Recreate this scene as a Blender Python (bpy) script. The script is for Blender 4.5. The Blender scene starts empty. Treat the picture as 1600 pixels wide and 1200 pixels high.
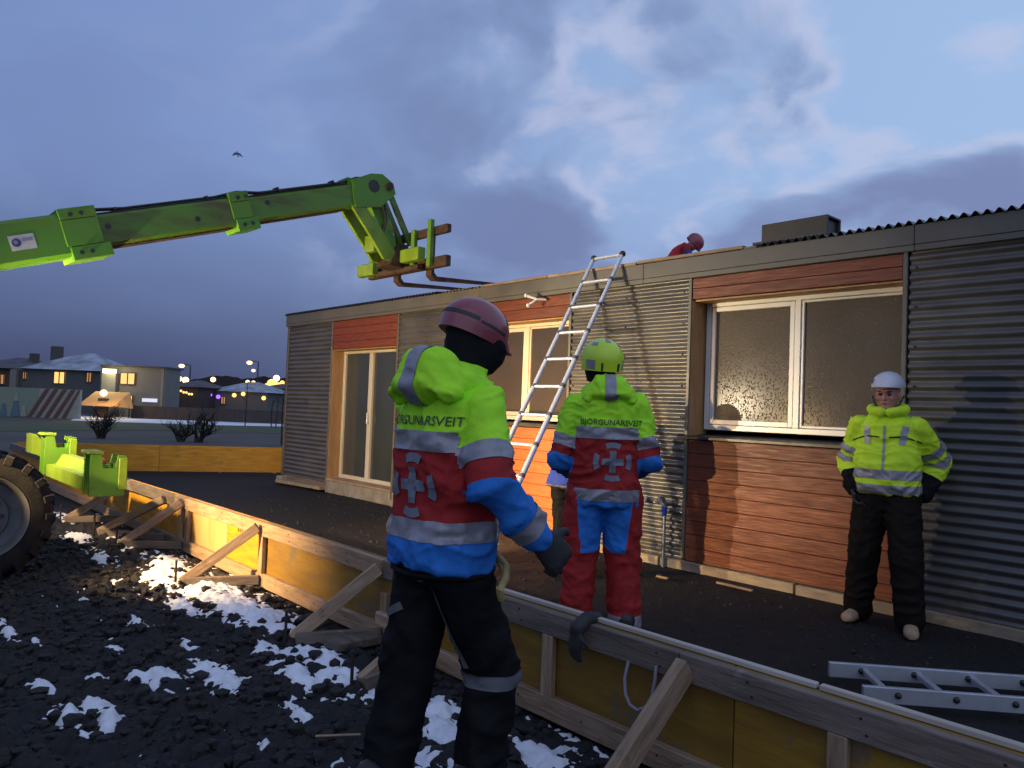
import bpy, bmesh, math, random
import numpy as np
SKY_OFF1 = (6.6, 2.9, 1.9); SKY_OFF2 = (5.5, 5.1, 0.2)
from mathutils import Vector, Matrix
from mathutils.bvhtree import BVHTree
R_ = math.radians
sc = bpy.context.scene
col = sc.collection

# ------------------------------------------------------------------ camera
YAW, PITCH, ROLL, CAMH = R_(42.003), R_(1.95), R_(2.2), 1.45
_d0 = Vector((-math.cos(YAW), math.sin(YAW), 0)); _r0 = Vector((math.sin(YAW), math.cos(YAW), 0)); _u0 = Vector((0, 0, 1))
FW = _d0*math.cos(PITCH) + _u0*math.sin(PITCH)
_up = _u0*math.cos(PITCH) - _d0*math.sin(PITCH)
RT = _r0*math.cos(ROLL) + _up*math.sin(ROLL)
UP = _up*math.cos(ROLL) - _r0*math.sin(ROLL)
CAM = Vector((0, 0, CAMH))
cd = bpy.data.cameras.new('camera'); cd.sensor_width = 36; cd.lens = 27.0; cd.clip_start = 0.05; cd.clip_end = 3000
cam = bpy.data.objects.new('camera', cd); col.objects.link(cam)
cam.matrix_world = Matrix(((RT.x, UP.x, -FW.x, CAM.x), (RT.y, UP.y, -FW.y, CAM.y), (RT.z, UP.z, -FW.z, CAM.z), (0, 0, 0, 1)))
sc.camera = cam
def at(px, py, D):
    """point at depth D (m) on the sight line through photo position px,py (1600 wide)"""
    return CAM + (FW + RT*((px-800)/1200.0) + UP*((600-py)/1200.0))*D

# ------------------------------------------------------------------ render / view
sc.render.engine = 'CYCLES'
sc.cycles.use_denoising = True
sc.cycles.max_bounces = 6
sc.cycles.sample_clamp_indirect = 6.0
sc.view_settings.view_transform = 'Standard'; sc.view_settings.look = 'None'
sc.view_settings.exposure = 0.0; sc.view_settings.gamma = 1.0
sc.view_settings.use_curve_mapping = False

# ------------------------------------------------------------------ sky (dusk, broken cloud)
SUN_AZ_TO = Vector((0.62, -0.78, 0))          # the glow of the set sun lies behind the camera
world = bpy.data.worlds.new('World'); sc.world = world; world.use_nodes = True
wt = world.node_tree; wt.nodes.clear()
def wn(t, **k):
    n = wt.nodes.new(t)
    for a, b in k.items(): setattr(n, a, b)
    return n
def wl(a, b): wt.links.new(a, b)
def wmath(op, a, b=None, c=None, clamp=False):
    n = wn('ShaderNodeMath', operation=op); n.use_clamp = clamp
    for i, v in enumerate((a, b, c)):
        if v is None: continue
        if isinstance(v, (int, float)): n.inputs[i].default_value = v
        else: wl(v, n.inputs[i])
    return n.outputs[0]
def wramp(fac, stops):
    n = wn('ShaderNodeValToRGB'); cr = n.color_ramp
    while len(cr.elements) < len(stops): cr.elements.new(0.5)
    for e, (p, c) in zip(cr.elements, stops): e.position = p; e.color = (*c, 1)
    wl(fac, n.inputs[0]); return n.outputs[0]
def wmix(fac, a, b):
    n = wn('ShaderNodeMix', data_type='RGBA')
    for s, v in ((n.inputs[0], fac), (n.inputs[6], a), (n.inputs[7], b)):
        if isinstance(v, (int, float)): s.default_value = v
        elif isinstance(v, tuple): s.default_value = (*v, 1)
        else: wl(v, s)
    return n.outputs[2]
def smooth(v, lo, hi):
    n = wn('ShaderNodeMapRange', interpolation_type='SMOOTHSTEP'); wl(v, n.inputs[0])
    n.inputs[1].default_value = lo; n.inputs[2].default_value = hi
    return n.outputs[0]
sky = wn('ShaderNodeTexSky', sky_type='NISHITA', sun_disc=False)
sky.sun_elevation = R_(1.0); sky.sun_rotation = math.atan2(SUN_AZ_TO.x, SUN_AZ_TO.y)
sky.air_density = 1.4; sky.dust_density = 0.6; sky.ozone_density = 3.0
geo = wn('ShaderNodeTexCoord')
sep = wn('ShaderNodeSeparateXYZ'); wl(geo.outputs['Generated'], sep.inputs[0])
X, Y, Z = sep.outputs
Zc = wmath('MAXIMUM', Z, 0.0)
den = wmath('ADD', Zc, 0.34)
com = wn('ShaderNodeCombineXYZ'); wl(wmath('DIVIDE', X, den), com.inputs[0]); wl(wmath('DIVIDE', Y, den), com.inputs[1]); wl(wmath('MULTIPLY', Zc, 0.8), com.inputs[2])
def wnoise(scale, detail, rough, dist, off):
    mp = wn('ShaderNodeMapping'); wl(com.outputs[0], mp.inputs[0]); mp.inputs['Location'].default_value = off
    n = wn('ShaderNodeTexNoise'); wl(mp.outputs[0], n.inputs['Vector'])
    n.inputs['Scale'].default_value = scale; n.inputs['Detail'].default_value = detail
    n.inputs['Roughness'].default_value = rough; n.inputs['Distortion'].default_value = dist
    return n.outputs['Fac']
big = wnoise(1.5, 4, 0.5, 0.3, SKY_OFF1)
mid = wnoise(2.7, 6, 0.48, 0.45, SKY_OFF2)
fine = wnoise(6.5, 5, 0.52, 0.3, (1.3, 5.2, 0.7))
# the west half of the sky (camera right) is clearer and brighter; a grey-blue bank lies low in the east
side = wmath('ADD', wmath('MULTIPLY', X, 0.498), wmath('MULTIPLY', Y, 0.743))
west = smooth(side, -0.20, 0.14)
clear = wmix(smooth(side, -0.40, 0.62), (0.195, 0.285, 0.560), (0.350, 0.510, 0.790))
low = wmix(smooth(side, -0.28, 0.40), (0.052, 0.068, 0.150), (0.250, 0.310, 0.560))
base = wmix(smooth(wmath('ADD', Z, wmath('MULTIPLY', wmath('SUBTRACT', big, 0.5), 0.10)), -0.02, 0.30), low, clear)
base = wmix(0.012, base, sky.outputs[0])
cl = wmath('ADD', wmath('ADD', wmath('MULTIPLY', big, 0.36), wmath('MULTIPLY', mid, 0.54)), wmath('MULTIPLY', fine, 0.10))
bank = wmath('MULTIPLY', wmath('SUBTRACT', smooth(Z, 0.08, 0.24), smooth(Z, 0.26, 0.44)), 0.050)
hole = wmath('MULTIPLY', wmath('MULTIPLY', smooth(Z, 0.24, 0.36), smooth(side, 0.22, 0.50)), 0.095)
cl = wmath('ADD', cl, wmath('SUBTRACT', bank, hole))
dark = wmix(smooth(side, -0.3, 0.6), (0.150, 0.195, 0.385), (0.180, 0.222, 0.415))
dark = wmix(smooth(Z, 0.0, 0.22), low, dark)
cover = smooth(cl, 0.435, 0.60)
skyc = wmix(wmath('MULTIPLY', cover, wmath('MULTIPLY_ADD', west, 0.62, 0.26)), base, dark)
# thin edges that let the last light through
thin = wmath('MULTIPLY', smooth(cl, 0.415, 0.470), wmath('SUBTRACT', 1.0, smooth(cl, 0.472, 0.525)))
rim = wmath('MULTIPLY', wmath('MULTIPLY', thin, smooth(fine, 0.36, 0.60)), wmath('MULTIPLY', smooth(Z, 0.10, 0.22), wmath('MULTIPLY_ADD', west, 0.90, 0.06)))
skyc = wmix(wmath('MULTIPLY', rim, 0.50), skyc, (0.61, 0.62, 0.80))
bg = wn('ShaderNodeBackground'); wl(skyc, bg.inputs[0]); bg.inputs[1].default_value = 1.0
out = wn('ShaderNodeOutputWorld'); wl(bg.outputs[0], out.inputs[0])

# ------------------------------------------------------------------ the last soft daylight, from behind the camera
sd = bpy.data.lights.new('sun', 'SUN'); sd.energy = 0.33; sd.angle = R_(70); sd.color = (1.0, 0.97, 0.95)
sun = bpy.data.objects.new('sun', sd); col.objects.link(sun)
_el = R_(34)
_dir = -(SUN_AZ_TO.normalized()*math.cos(_el) + Vector((0, 0, math.sin(_el))))
sun.rotation_euler = _dir.to_track_quat('-Z', 'Y').to_euler()
# strengths (W) of the machine's lit work lamps and of the floodlight
LA, LB, LC, LD, LE = 1700.0, 1500.0, 620.0, 420.0, 1150.0
# ================================================================== helpers
def rootloc(o):
    v = Vector((0, 0, 0))
    while o is not None:
        v = v + o.location; o = o.parent
    return v
def link(o, parent=None):
    col.objects.link(o)
    if parent is not None: o.parent = parent
    return o
def tag(o, label=None, cat=None, group=None, kind=None):
    if label: o['label'] = label
    if cat: o['category'] = cat
    if group: o['group'] = group
    if kind: o['kind'] = kind
    return o
def thing(name, loc, label, cat, group=None):
    o = bpy.data.objects.new(name, None); o.empty_display_size = 0.1
    o.location = loc; col.objects.link(o)
    return tag(o, label, cat, group)
def from_data(name, v, f, mat, parent=None, smooth=False):
    """mesh object out of world-space vertices"""
    off = rootloc(parent) if parent is not None else Vector((0, 0, 0))
    me = bpy.data.meshes.new(name)
    va = np.asarray(v, dtype=float)
    if parent is not None: va = va - np.array(off)
    me.from_pydata(va.tolist(), [], f if isinstance(f, list) else f.tolist())
    me.update()
    for m in (mat if isinstance(mat, (list, tuple)) else [mat]): me.materials.append(m)
    if smooth: me.polygons.foreach_set('use_smooth', [True]*len(me.polygons))
    return link(bpy.data.objects.new(name, me), parent)
class MB:
    """collects solids in world space, then becomes ONE mesh object"""
    def __init__(s): s.v = []; s.f = []; s.sm = []
    def add(s, v, f, sm=False):
        n = len(s.v); s.v += [tuple(p) for p in v]; s.f += [tuple(i+n for i in q) for q in f]; s.sm += [sm]*len(f); return s
    def box(s, lo, hi):
        a, b = lo, hi
        v = [(x, y, z) for z in (a[2], b[2]) for y in (a[1], b[1]) for x in (a[0], b[0])]
        return s.add(v, [(0, 2, 3, 1), (4, 5, 7, 6), (0, 1, 5, 4), (2, 6, 7, 3), (0, 4, 6, 2), (1, 3, 7, 5)])
    def bbox(s, lo, hi, b=0.01):
        """box with all edges chamfered"""
        a = [min(p, q) for p, q in zip(lo, hi)]; c = [max(p, q) for p, q in zip(lo, hi)]
        bm = bmesh.new(); bmesh.ops.create_cube(bm, size=1)
        for v in bm.verts: v.co = Vector([(a[i]+c[i])/2 + v.co[i]*(c[i]-a[i]) for i in range(3)])
        bmesh.ops.bevel(bm, geom=bm.edges[:], offset=min(b, min(c[i]-a[i] for i in range(3))*0.45), segments=1, affect='EDGES', profile=0.5)
        bm.verts.index_update(); s.add([v.co[:] for v in bm.verts], [tuple(v.index for v in f.verts) for f in bm.faces]); bm.free(); return s
    def beam(s, p, q, w, h, up=(0, 0, 1)):
        p, q = Vector(p), Vector(q); d = (q-p).normalized(); r = d.cross(Vector(up))
        if r.length < 1e-4: r = d.cross(Vector((1, 0, 0)))
        r.normalize(); u = r.cross(d)
        v = [e + r*(sx*w/2) + u*(sz*h/2) for e in (p, q) for sx, sz in ((-1, -1), (1, -1), (1, 1), (-1, 1))]
        return s.add(v, [(0, 3, 2, 1), (4, 5, 6, 7), (0, 1, 5, 4), (1, 2, 6, 5), (2, 3, 7, 6), (3, 0, 4, 7)])
    def tube(s, pts, rad, n=10, cap=True):
        pts = [Vector(p) for p in pts]
        if not isinstance(rad, (list, tuple)): rad = [rad]*len(pts)
        vs, fs = [], []; ref = None
        for i, p in enumerate(pts):
            d = (pts[min(i+1, len(pts)-1)] - pts[max(i-1, 0)]).normalized()
            if ref is None: ref = d.orthogonal().normalized()
            ref = (ref - d*ref.dot(d)).normalized(); o = d.cross(ref)
            vs += [p + (ref*math.cos(2*math.pi*k/n) + o*math.sin(2*math.pi*k/n))*rad[i] for k in range(n)]
        for i in range(len(pts)-1):
            for k in range(n): fs.append((i*n+k, i*n+(k+1) % n, (i+1)*n+(k+1) % n, (i+1)*n+k))
        if cap: fs += [tuple(reversed(range(n))), tuple(range((len(pts)-1)*n, len(pts)*n))]
        return s.add(vs, fs, True)
    def lathe(s, c, axis, prof, n=24, ref=None):
        """prof: (distance along axis, radius)"""
        c, a = Vector(c), Vector(axis).normalized(); r = a.orthogonal().normalized(); o = a.cross(r)
        vs = [c + a*t + (r*math.cos(2*math.pi*k/n) + o*math.sin(2*math.pi*k/n))*q for t, q in prof for k in range(n)]
        fs = [(i*n+k, i*n+(k+1) % n, (i+1)*n+(k+1) % n, (i+1)*n+k) for i in range(len(prof)-1) for k in range(n)]
        fs += [tuple(reversed(range(n))), tuple(range((len(prof)-1)*n, len(prof)*n))]
        return s.add(vs, fs, True)
    def prism(s, poly, ax, lo, hi):
        """polygon in the two other axes, extruded along axis ax"""
        def mk(p, t): c = list(p); c.insert(ax, t); return tuple(c)
        n = len(poly); v = [mk(p, lo) for p in poly] + [mk(p, hi) for p in poly]
        f = [tuple(range(n)), tuple(reversed(range(n, 2*n)))] + [(i, i+n, (i+1) % n+n, (i+1) % n) for i in range(n)]
        return s.add(v, f)
    def ell(s, c, r, n=14, m=9):
        c = Vector(c); v = []; f = []
        for i in range(m+1):
            t = math.pi*i/m
            for k in range(n):
                a = 2*math.pi*k/n
                v.append(c + Vector((r[0]*math.sin(t)*math.cos(a), r[1]*math.sin(t)*math.sin(a), r[2]*math.cos(t))))
        for i in range(m):
            for k in range(n): f.append((i*n+k, (i+1)*n+k, (i+1)*n+(k+1) % n, i*n+(k+1) % n))
        return s.add(v, f, True)
    def build(s, name, mat, parent=None):
        o = from_data(name, s.v, s.f, mat, parent)
        me = o.data; me.polygons.foreach_set('use_smooth', s.sm)
        bm = bmesh.new(); bm.from_mesh(me); bmesh.ops.recalc_face_normals(bm, faces=bm.faces[:]); bm.to_mesh(me); bm.free()
        if any(s.sm): me.set_sharp_from_angle(angle=R_(40))
        return o
def board(name, p, q, w, h, mat, parent, up=(0, 0, 1), bev=0.004):
    """a sawn timber between two points: mesh lies along its own X axis so the grain follows it"""
    p, q = Vector(p), Vector(q); L = (q-p).length; d = (q-p).normalized(); r = d.cross(Vector(up)).normalized(); u = r.cross(d)
    m = MB().bbox((0, -w/2, -h/2), (L, w/2, h/2), bev)
    me = bpy.data.meshes.new(name); me.from_pydata(m.v, [], m.f); me.materials.append(mat)
    o = link(bpy.data.objects.new(name, me), parent)
    Mx = Matrix(((d.x, -r.x, u.x), (d.y, -r.y, u.y), (d.z, -r.z, u.z)))
    o.rotation_euler = Mx.to_euler(); o.location = p - (rootloc(parent) if parent else Vector((0, 0, 0)))
    return o

# ---- numpy noise
def _h(ix, iy, seed):
    n = (ix.astype(np.int64)*374761393 + iy.astype(np.int64)*668265263 + seed*974634777) & 0xffffffff
    n = ((n ^ (n >> 13))*1274126177) & 0xffffffff
    return ((n ^ (n >> 16)) & 0xffff)/65535.0
def vnoise(x, y, seed=0):
    ix, iy = np.floor(x), np.floor(y); fx, fy = x-ix, y-iy
    fx = fx*fx*(3-2*fx); fy = fy*fy*(3-2*fy)
    a, b, c, d = _h(ix, iy, seed), _h(ix+1, iy, seed), _h(ix, iy+1, seed), _h(ix+1, iy+1, seed)
    return (a*(1-fx)+b*fx)*(1-fy) + (c*(1-fx)+d*fx)*fy
def fbm(x, y, o=4, seed=0):
    s = 0; a = 0.5
    for i in range(o): s = s + a*vnoise(x*2**i+17.3*i, y*2**i-9.1*i, seed+i); a *= 0.5
    return s
def worley(x, y, seed=0):
    ix, iy = np.floor(x), np.floor(y); best = np.full(x.shape, 9.0); idv = np.zeros(x.shape)
    for dx in (-1, 0, 1):
        for dy in (-1, 0, 1):
            cx, cy = ix+dx, iy+dy
            d = (cx+_h(cx, cy, seed)-x)**2 + (cy+_h(cx, cy, seed+7)-y)**2
            m = d < best; best = np.where(m, d, best); idv = np.where(m, _h(cx, cy, seed+13), idv)
    return np.sqrt(best), idv

# ---- materials
def mat(name, c1, c2=None, scale=6.0, rough=0.6, rough2=None, metal=0.0, bump=0.0, bscale=None, stretch=(1, 1, 1), detail=4, spec=0.5, rnd=0.0, coat=0.0, lo=0.35, hi=0.65, emit=None, estr=0.0, splash=None):
    m = bpy.data.materials.new(name); m.use_nodes = True; t = m.node_tree; b = t.nodes['Principled BSDF']
    N = lambda ty: t.nodes.new(ty)
    b.inputs['Roughness'].default_value = rough; b.inputs['Metallic'].default_value = metal
    b.inputs['Specular IOR Level'].default_value = spec; b.inputs['Coat Weight'].default_value = coat
    b.inputs['Base Color'].default_value = (*c1, 1)
    if emit: b.inputs['Emission Color'].default_value = (*emit, 1); b.inputs['Emission Strength'].default_value = estr
    tc = N('ShaderNodeTexCoord'); mp = N('ShaderNodeMapping'); t.links.new(tc.outputs['Object'], mp.inputs[0]); mp.inputs['Scale'].default_value = stretch
    vec = mp.outputs[0]
    if rnd:
        oi = N('ShaderNodeObjectInfo'); sc_ = N('ShaderNodeVectorMath'); sc_.operation = 'SCALE'; cb = N('ShaderNodeCombineXYZ')
        for i in range(3): t.links.new(oi.outputs['Random'], cb.inputs[i])
        t.links.new(cb.outputs[0], sc_.inputs[0]); sc_.inputs['Scale'].default_value = 37.0
        ad = N('ShaderNodeVectorMath'); t.links.new(mp.outputs[0], ad.inputs[0]); t.links.new(sc_.outputs[0], ad.inputs[1]); vec = ad.outputs[0]
    if c2 is not None or rough2 is not None:
        n = N('ShaderNodeTexNoise'); t.links.new(vec, n.inputs['Vector']); n.inputs['Scale'].default_value = scale; n.inputs['Detail'].default_value = detail; n.inputs['Roughness'].default_value = 0.6
        mr = N('ShaderNodeMapRange'); t.links.new(n.outputs['Fac'], mr.inputs[0]); mr.inputs[1].default_value = lo; mr.inputs[2].default_value = hi
        if c2 is not None:
            mx = N('ShaderNodeMix'); mx.data_type = 'RGBA'; t.links.new(mr.outputs[0], mx.inputs[0]); mx.inputs[6].default_value = (*c1, 1); mx.inputs[7].default_value = (*c2, 1)
            cout = mx.outputs[2]
            if rnd:
                hs = N('ShaderNodeHueSaturation'); t.links.new(cout, hs.inputs['Color']); ma = N('ShaderNodeMath'); ma.operation = 'MULTIPLY_ADD'
                t.links.new(oi.outputs['Random'], ma.inputs[0]); ma.inputs[1].default_value = rnd; ma.inputs[2].default_value = 1-rnd/2
                t.links.new(ma.outputs[0], hs.inputs['Value']); cout = hs.outputs[0]
            if splash:                                   # dried splashes and scuffs: (colour, scale, threshold)
                sn = N('ShaderNodeTexNoise'); t.links.new(tc.outputs['Object'], sn.inputs['Vector']); sn.inputs['Scale'].default_value = splash[1]; sn.inputs['Detail'].default_value = 7; sn.inputs['Roughness'].default_value = 0.7
                sr = N('ShaderNodeMapRange'); t.links.new(sn.outputs['Fac'], sr.inputs[0]); sr.inputs[1].default_value = splash[2]; sr.inputs[2].default_value = splash[2]+.09; sr.inputs[4].default_value = .75
                sx = N('ShaderNodeMix'); sx.data_type = 'RGBA'; t.links.new(sr.outputs[0], sx.inputs[0]); t.links.new(cout, sx.inputs[6]); sx.inputs[7].default_value = (*splash[0], 1); cout = sx.outputs[2]
            t.links.new(cout, b.inputs['Base Color'])
        if rough2 is not None:
            rr = N('ShaderNodeMapRange'); t.links.new(n.outputs['Fac'], rr.inputs[0]); rr.inputs[1].default_value = lo; rr.inputs[2].default_value = hi
            rr.inputs[3].default_value = rough; rr.inputs[4].default_value = rough2; t.links.new(rr.outputs[0], b.inputs['Roughness'])
    if bump:
        n2 = N('ShaderNodeTexNoise'); t.links.new(vec, n2.inputs['Vector']); n2.inputs['Scale'].default_value = bscale or scale*4; n2.inputs['Detail'].default_value = 5
        bp = N('ShaderNodeBump'); bp.inputs['Strength'].default_value = bump; bp.inputs['Distance'].default_value = 0.01
        t.links.new(n2.outputs['Fac'], bp.inputs['Height']); t.links.new(bp.outputs[0], b.inputs['Normal'])
    return m
def glow(name, c, s):
    m = bpy.data.materials.new(name); m.use_nodes = True; t = m.node_tree; t.nodes.clear()
    e = t.nodes.new('ShaderNodeEmission'); e.inputs[0].default_value = (*c, 1); e.inputs[1].default_value = s
    o = t.nodes.new('ShaderNodeOutputMaterial'); t.links.new(e.outputs[0], o.inputs[0]); return m
M = {}
M['clad'] = mat('grey_corrugated_steel', (0.098, 0.094, 0.090), (0.145, 0.136, 0.124), scale=3, rough=0.30, rough2=0.5, metal=0.4, bump=0.06, bscale=45, stretch=(0.6, 1, 2), splash=((0.07, 0.06, 0.05), 2.5, .60))
M['flash'] = mat('grey_flashing', (0.10, 0.095, 0.085), (0.125, 0.118, 0.105), scale=2.5, rough=0.45, rough2=0.6, metal=0.1, bump=0.03, bscale=30)
M['roofsheet'] = mat('roof_steel', (0.045, 0.045, 0.047), (0.07, 0.068, 0.066), scale=3, rough=0.5, metal=0.3)
M['plank'] = mat('red_stained_plank', (0.20, 0.044, 0.014), (0.105, 0.022, 0.008), scale=5, rough=0.42, rough2=0.65, bump=0.35, bscale=9, stretch=(1.0, 7, 14), detail=8, rnd=0.4)
M['planklit'] = mat('lit_red_stained_plank', (0.33, 0.090, 0.020), (0.19, 0.046, 0.012), scale=5, rough=0.4, rough2=0.62, bump=0.35, bscale=9, stretch=(1.0, 7, 14), detail=8, rnd=0.35)  # red plank copy with the orange lamp glow put into its colour
M['jamb'] = mat('raw_timber_jamb', (0.44, 0.26, 0.12), (0.33, 0.18, 0.075), scale=3, rough=0.6, bump=0.2, bscale=10, stretch=(8, 8, 1), detail=6)
M['frame'] = mat('cream_window_frame', (0.62, 0.57, 0.47), (0.55, 0.49, 0.38), scale=2, rough=0.4)
M['framewhite'] = mat('white_window_frame', (0.72, 0.70, 0.66), (0.64, 0.62, 0.58), scale=3, rough=0.35)
M['darkmetal'] = mat('dark_metal', (0.035, 0.035, 0.038), (0.06, 0.058, 0.055), scale=8, rough=0.42, metal=0.5)
M['pale'] = mat('pale_base_board', (0.36, 0.29, 0.20), (0.22, 0.17, 0.12), scale=4, rough=0.75, bump=0.3, stretch=(1, 4, 4), rnd=0.2)
M['conc'] = mat('concrete', (0.30, 0.275, 0.24), (0.19, 0.17, 0.145), scale=5, rough=0.85, bump=0.4, bscale=40)
M['boxgrey'] = mat('dark_box_steel', (0.055, 0.048, 0.038), (0.04, 0.036, 0.03), scale=5, rough=.6)
M['dark'] = mat('dark_interior', (0.05, 0.046, 0.042), rough=0.9)
M['alu'] = mat('aluminium', (0.62, 0.66, 0.74), (0.52, 0.55, 0.62), scale=12, rough=0.38, rough2=0.5, metal=0.35)
M['aluflat'] = mat('dull_aluminium', (0.50, 0.52, 0.56), (0.38, 0.40, 0.43), scale=9, rough=0.45, rough2=0.6, metal=0.55)
M['black'] = mat('black_plastic', (0.02, 0.02, 0.022), rough=0.5)
M['rubber'] = mat('tyre_rubber', (0.010, 0.010, 0.012), (0.017, 0.017, 0.018), scale=10, spec=.2, rough=0.85, bump=0.3, bscale=50)
M['green'] = mat('green_machine_paint', (0.095, 0.270, 0.016), (0.12, 0.22, 0.020), scale=2.2, rough=0.42, rough2=0.6, bump=0.05, bscale=40, lo=0.4, hi=0.7, splash=((0.05, 0.055, 0.025), 4.0, .62))
M['greenboom'] = mat('greasy_boom_paint', (0.105, 0.235, 0.018), (0.10, 0.085, 0.028), scale=2.0, rough=0.42, rough2=0.62, bump=0.1, bscale=20, stretch=(3, 0.6, 3), lo=0.42, hi=0.68, detail=7, splash=((0.06, 0.045, 0.022), 2.6, .60))
M['greenlit'] = mat('lit_green_machine_paint', (0.20, 0.33, 0.020), (0.14, 0.22, 0.020), scale=5, rough=0.45)  # lighter copy of the green paint, lamp light put into the colour
M['rust'] = mat('rusty_steel', (0.10, 0.05, 0.03), (0.045, 0.03, 0.025), scale=9, rough=0.65, rough2=0.85, metal=0.3, bump=0.3)
M['chrome'] = mat('chrome_rod', (0.75, 0.74, 0.72), rough=0.15, metal=1.0)
M['rim'] = mat('grey_wheel_rim', (0.12, 0.125, 0.14), (0.075, 0.08, 0.09), scale=7, rough=0.5, metal=0.2)
M['sticker'] = mat('sticker_white', (0.62, 0.60, 0.62), (0.48, 0.46, 0.47), scale=14, rough=0.5)
M['stickblue'] = mat('sticker_blue', (0.05, 0.06, 0.17), rough=0.5)
M['stickgrey'] = mat('sticker_grey', (0.27, 0.26, 0.33), rough=0.5)
M['formply'] = mat('yellow_formwork_panel', (0.56, 0.285, 0.014), (0.40, 0.175, 0.011), scale=3.2, rough=0.45, rough2=0.65, bump=0.25, bscale=12, stretch=(1.0, 6, 7), detail=7, rnd=0.3, splash=((0.20, 0.13, 0.06), 5.0, .60))
M['formshade'] = mat('shaded_dirty_formwork_panel', (0.27, 0.155, 0.013), (0.18, 0.095, 0.010), scale=2.4, rough=0.5, rough2=0.7, bump=0.25, bscale=12, stretch=(1.0, 6, 5), detail=8, rnd=0.25, splash=((0.12, 0.10, 0.075), 3.5, .56))  # panel yellow darkened in colour for the unlit right end, plus dirt splashes
M['formpale'] = mat('pale_plywood', (0.50, 0.33, 0.15), (0.40, 0.25, 0.10), scale=3, rough=0.6, bump=0.2, stretch=(6, 4, 1), detail=6, rnd=0.2)
M['timber'] = mat('sawn_timber', (0.38, 0.265, 0.17), (0.22, 0.145, 0.09), scale=3.5, rough=0.72, bump=0.45, bscale=10, stretch=(1.2, 9, 9), detail=8, rnd=0.4, splash=((0.13, 0.085, 0.055), 7.0, .62))
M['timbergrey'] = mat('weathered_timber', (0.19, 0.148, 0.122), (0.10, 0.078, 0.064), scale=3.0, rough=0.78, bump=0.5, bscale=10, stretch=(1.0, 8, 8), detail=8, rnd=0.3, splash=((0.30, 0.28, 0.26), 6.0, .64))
M['steelrod'] = mat('steel_stake', (0.05, 0.04, 0.035), rough=0.6, metal=0.6)
M['ink'] = mat('printed_mark', (0.03, 0.025, 0.02), rough=0.7)
# people
def cloth(name, c, c2=None, rough=0.75, spec=0.25): return mat(name, c, c2 or tuple(x*0.78 for x in c), scale=7, detail=7, rough=rough, bump=0.4, bscale=38, spec=spec)
M['hiv'] = cloth('hi_vis_yellow', (0.46, 0.93, 0.035), (0.38, 0.84, 0.03))
M['hivy'] = cloth('hi_vis_lemon', (0.62, 0.88, 0.04), (0.52, 0.78, 0.035))
M['red'] = cloth('red_cloth', (0.36, 0.024, 0.024))
M['blue'] = cloth('blue_cloth', (0.028, 0.19, 0.62))
M['navy'] = cloth('royal_blue_cloth', (0.03, 0.06, 0.36))
M['blackcloth'] = cloth('black_cloth', (0.0065, 0.0065, 0.008), (0.010, 0.010, 0.012), spec=0.12)
M['browncloth'] = cloth('dark_brown_cloth', (0.014, 0.011, 0.0095), (0.010, 0.008, 0.007), spec=.12)
M['stripe'] = mat('reflective_tape', (0.32, 0.31, 0.35), (0.25, 0.245, 0.28), scale=30, rough=0.4, metal=0.15, bump=0.1, bscale=90)
M['emb'] = mat('emblem_grey', (0.17, 0.19, 0.24), rough=0.6)
M['letter'] = mat('lettering_dark', (0.045, 0.075, 0.045), rough=0.7)
M['skin'] = mat('skin', (0.50, 0.24, 0.18), (0.42, 0.18, 0.14), scale=14, rough=0.5)
M['glove'] = mat('black_glove', (0.017, 0.017, 0.02), (0.03, 0.028, 0.03), scale=20, rough=0.7, bump=0.2)
M['boot'] = mat('black_boot', (0.02, 0.018, 0.017), rough=0.5)
M['tanboot'] = mat('tan_boot', (0.42, 0.29, 0.19), (0.32, 0.21, 0.13), scale=14, rough=0.75, bump=0.2)
M['hred'] = mat('red_helmet', (0.30, 0.055, 0.075), (0.24, 0.04, 0.055), scale=5, rough=0.3, coat=0.4)
M['hyel'] = mat('yellow_helmet', (0.58, 0.80, 0.03), (0.52, 0.74, 0.03), scale=4, rough=0.35, coat=0.3)
M['hwhite'] = mat('white_helmet', (0.60, 0.60, 0.66), (0.50, 0.50, 0.56), scale=5, rough=0.35, coat=0.3)
M['strap'] = mat('grey_strap', (0.10, 0.105, 0.12), rough=0.7)
M['rope'] = mat('yellow_rope', (0.42, 0.33, 0.12), (0.30, 0.22, 0.08), scale=40, rough=0.8, bump=0.4)
M['whiteplastic'] = mat('white_plastic', (0.70, 0.69, 0.66), rough=0.45)
M['bluevalve'] = mat('blue_valve', (0.04, 0.10, 0.45), rough=0.45)
M['pipe'] = mat('galvanised_pipe', (0.33, 0.34, 0.36), rough=0.45, metal=0.7)
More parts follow.
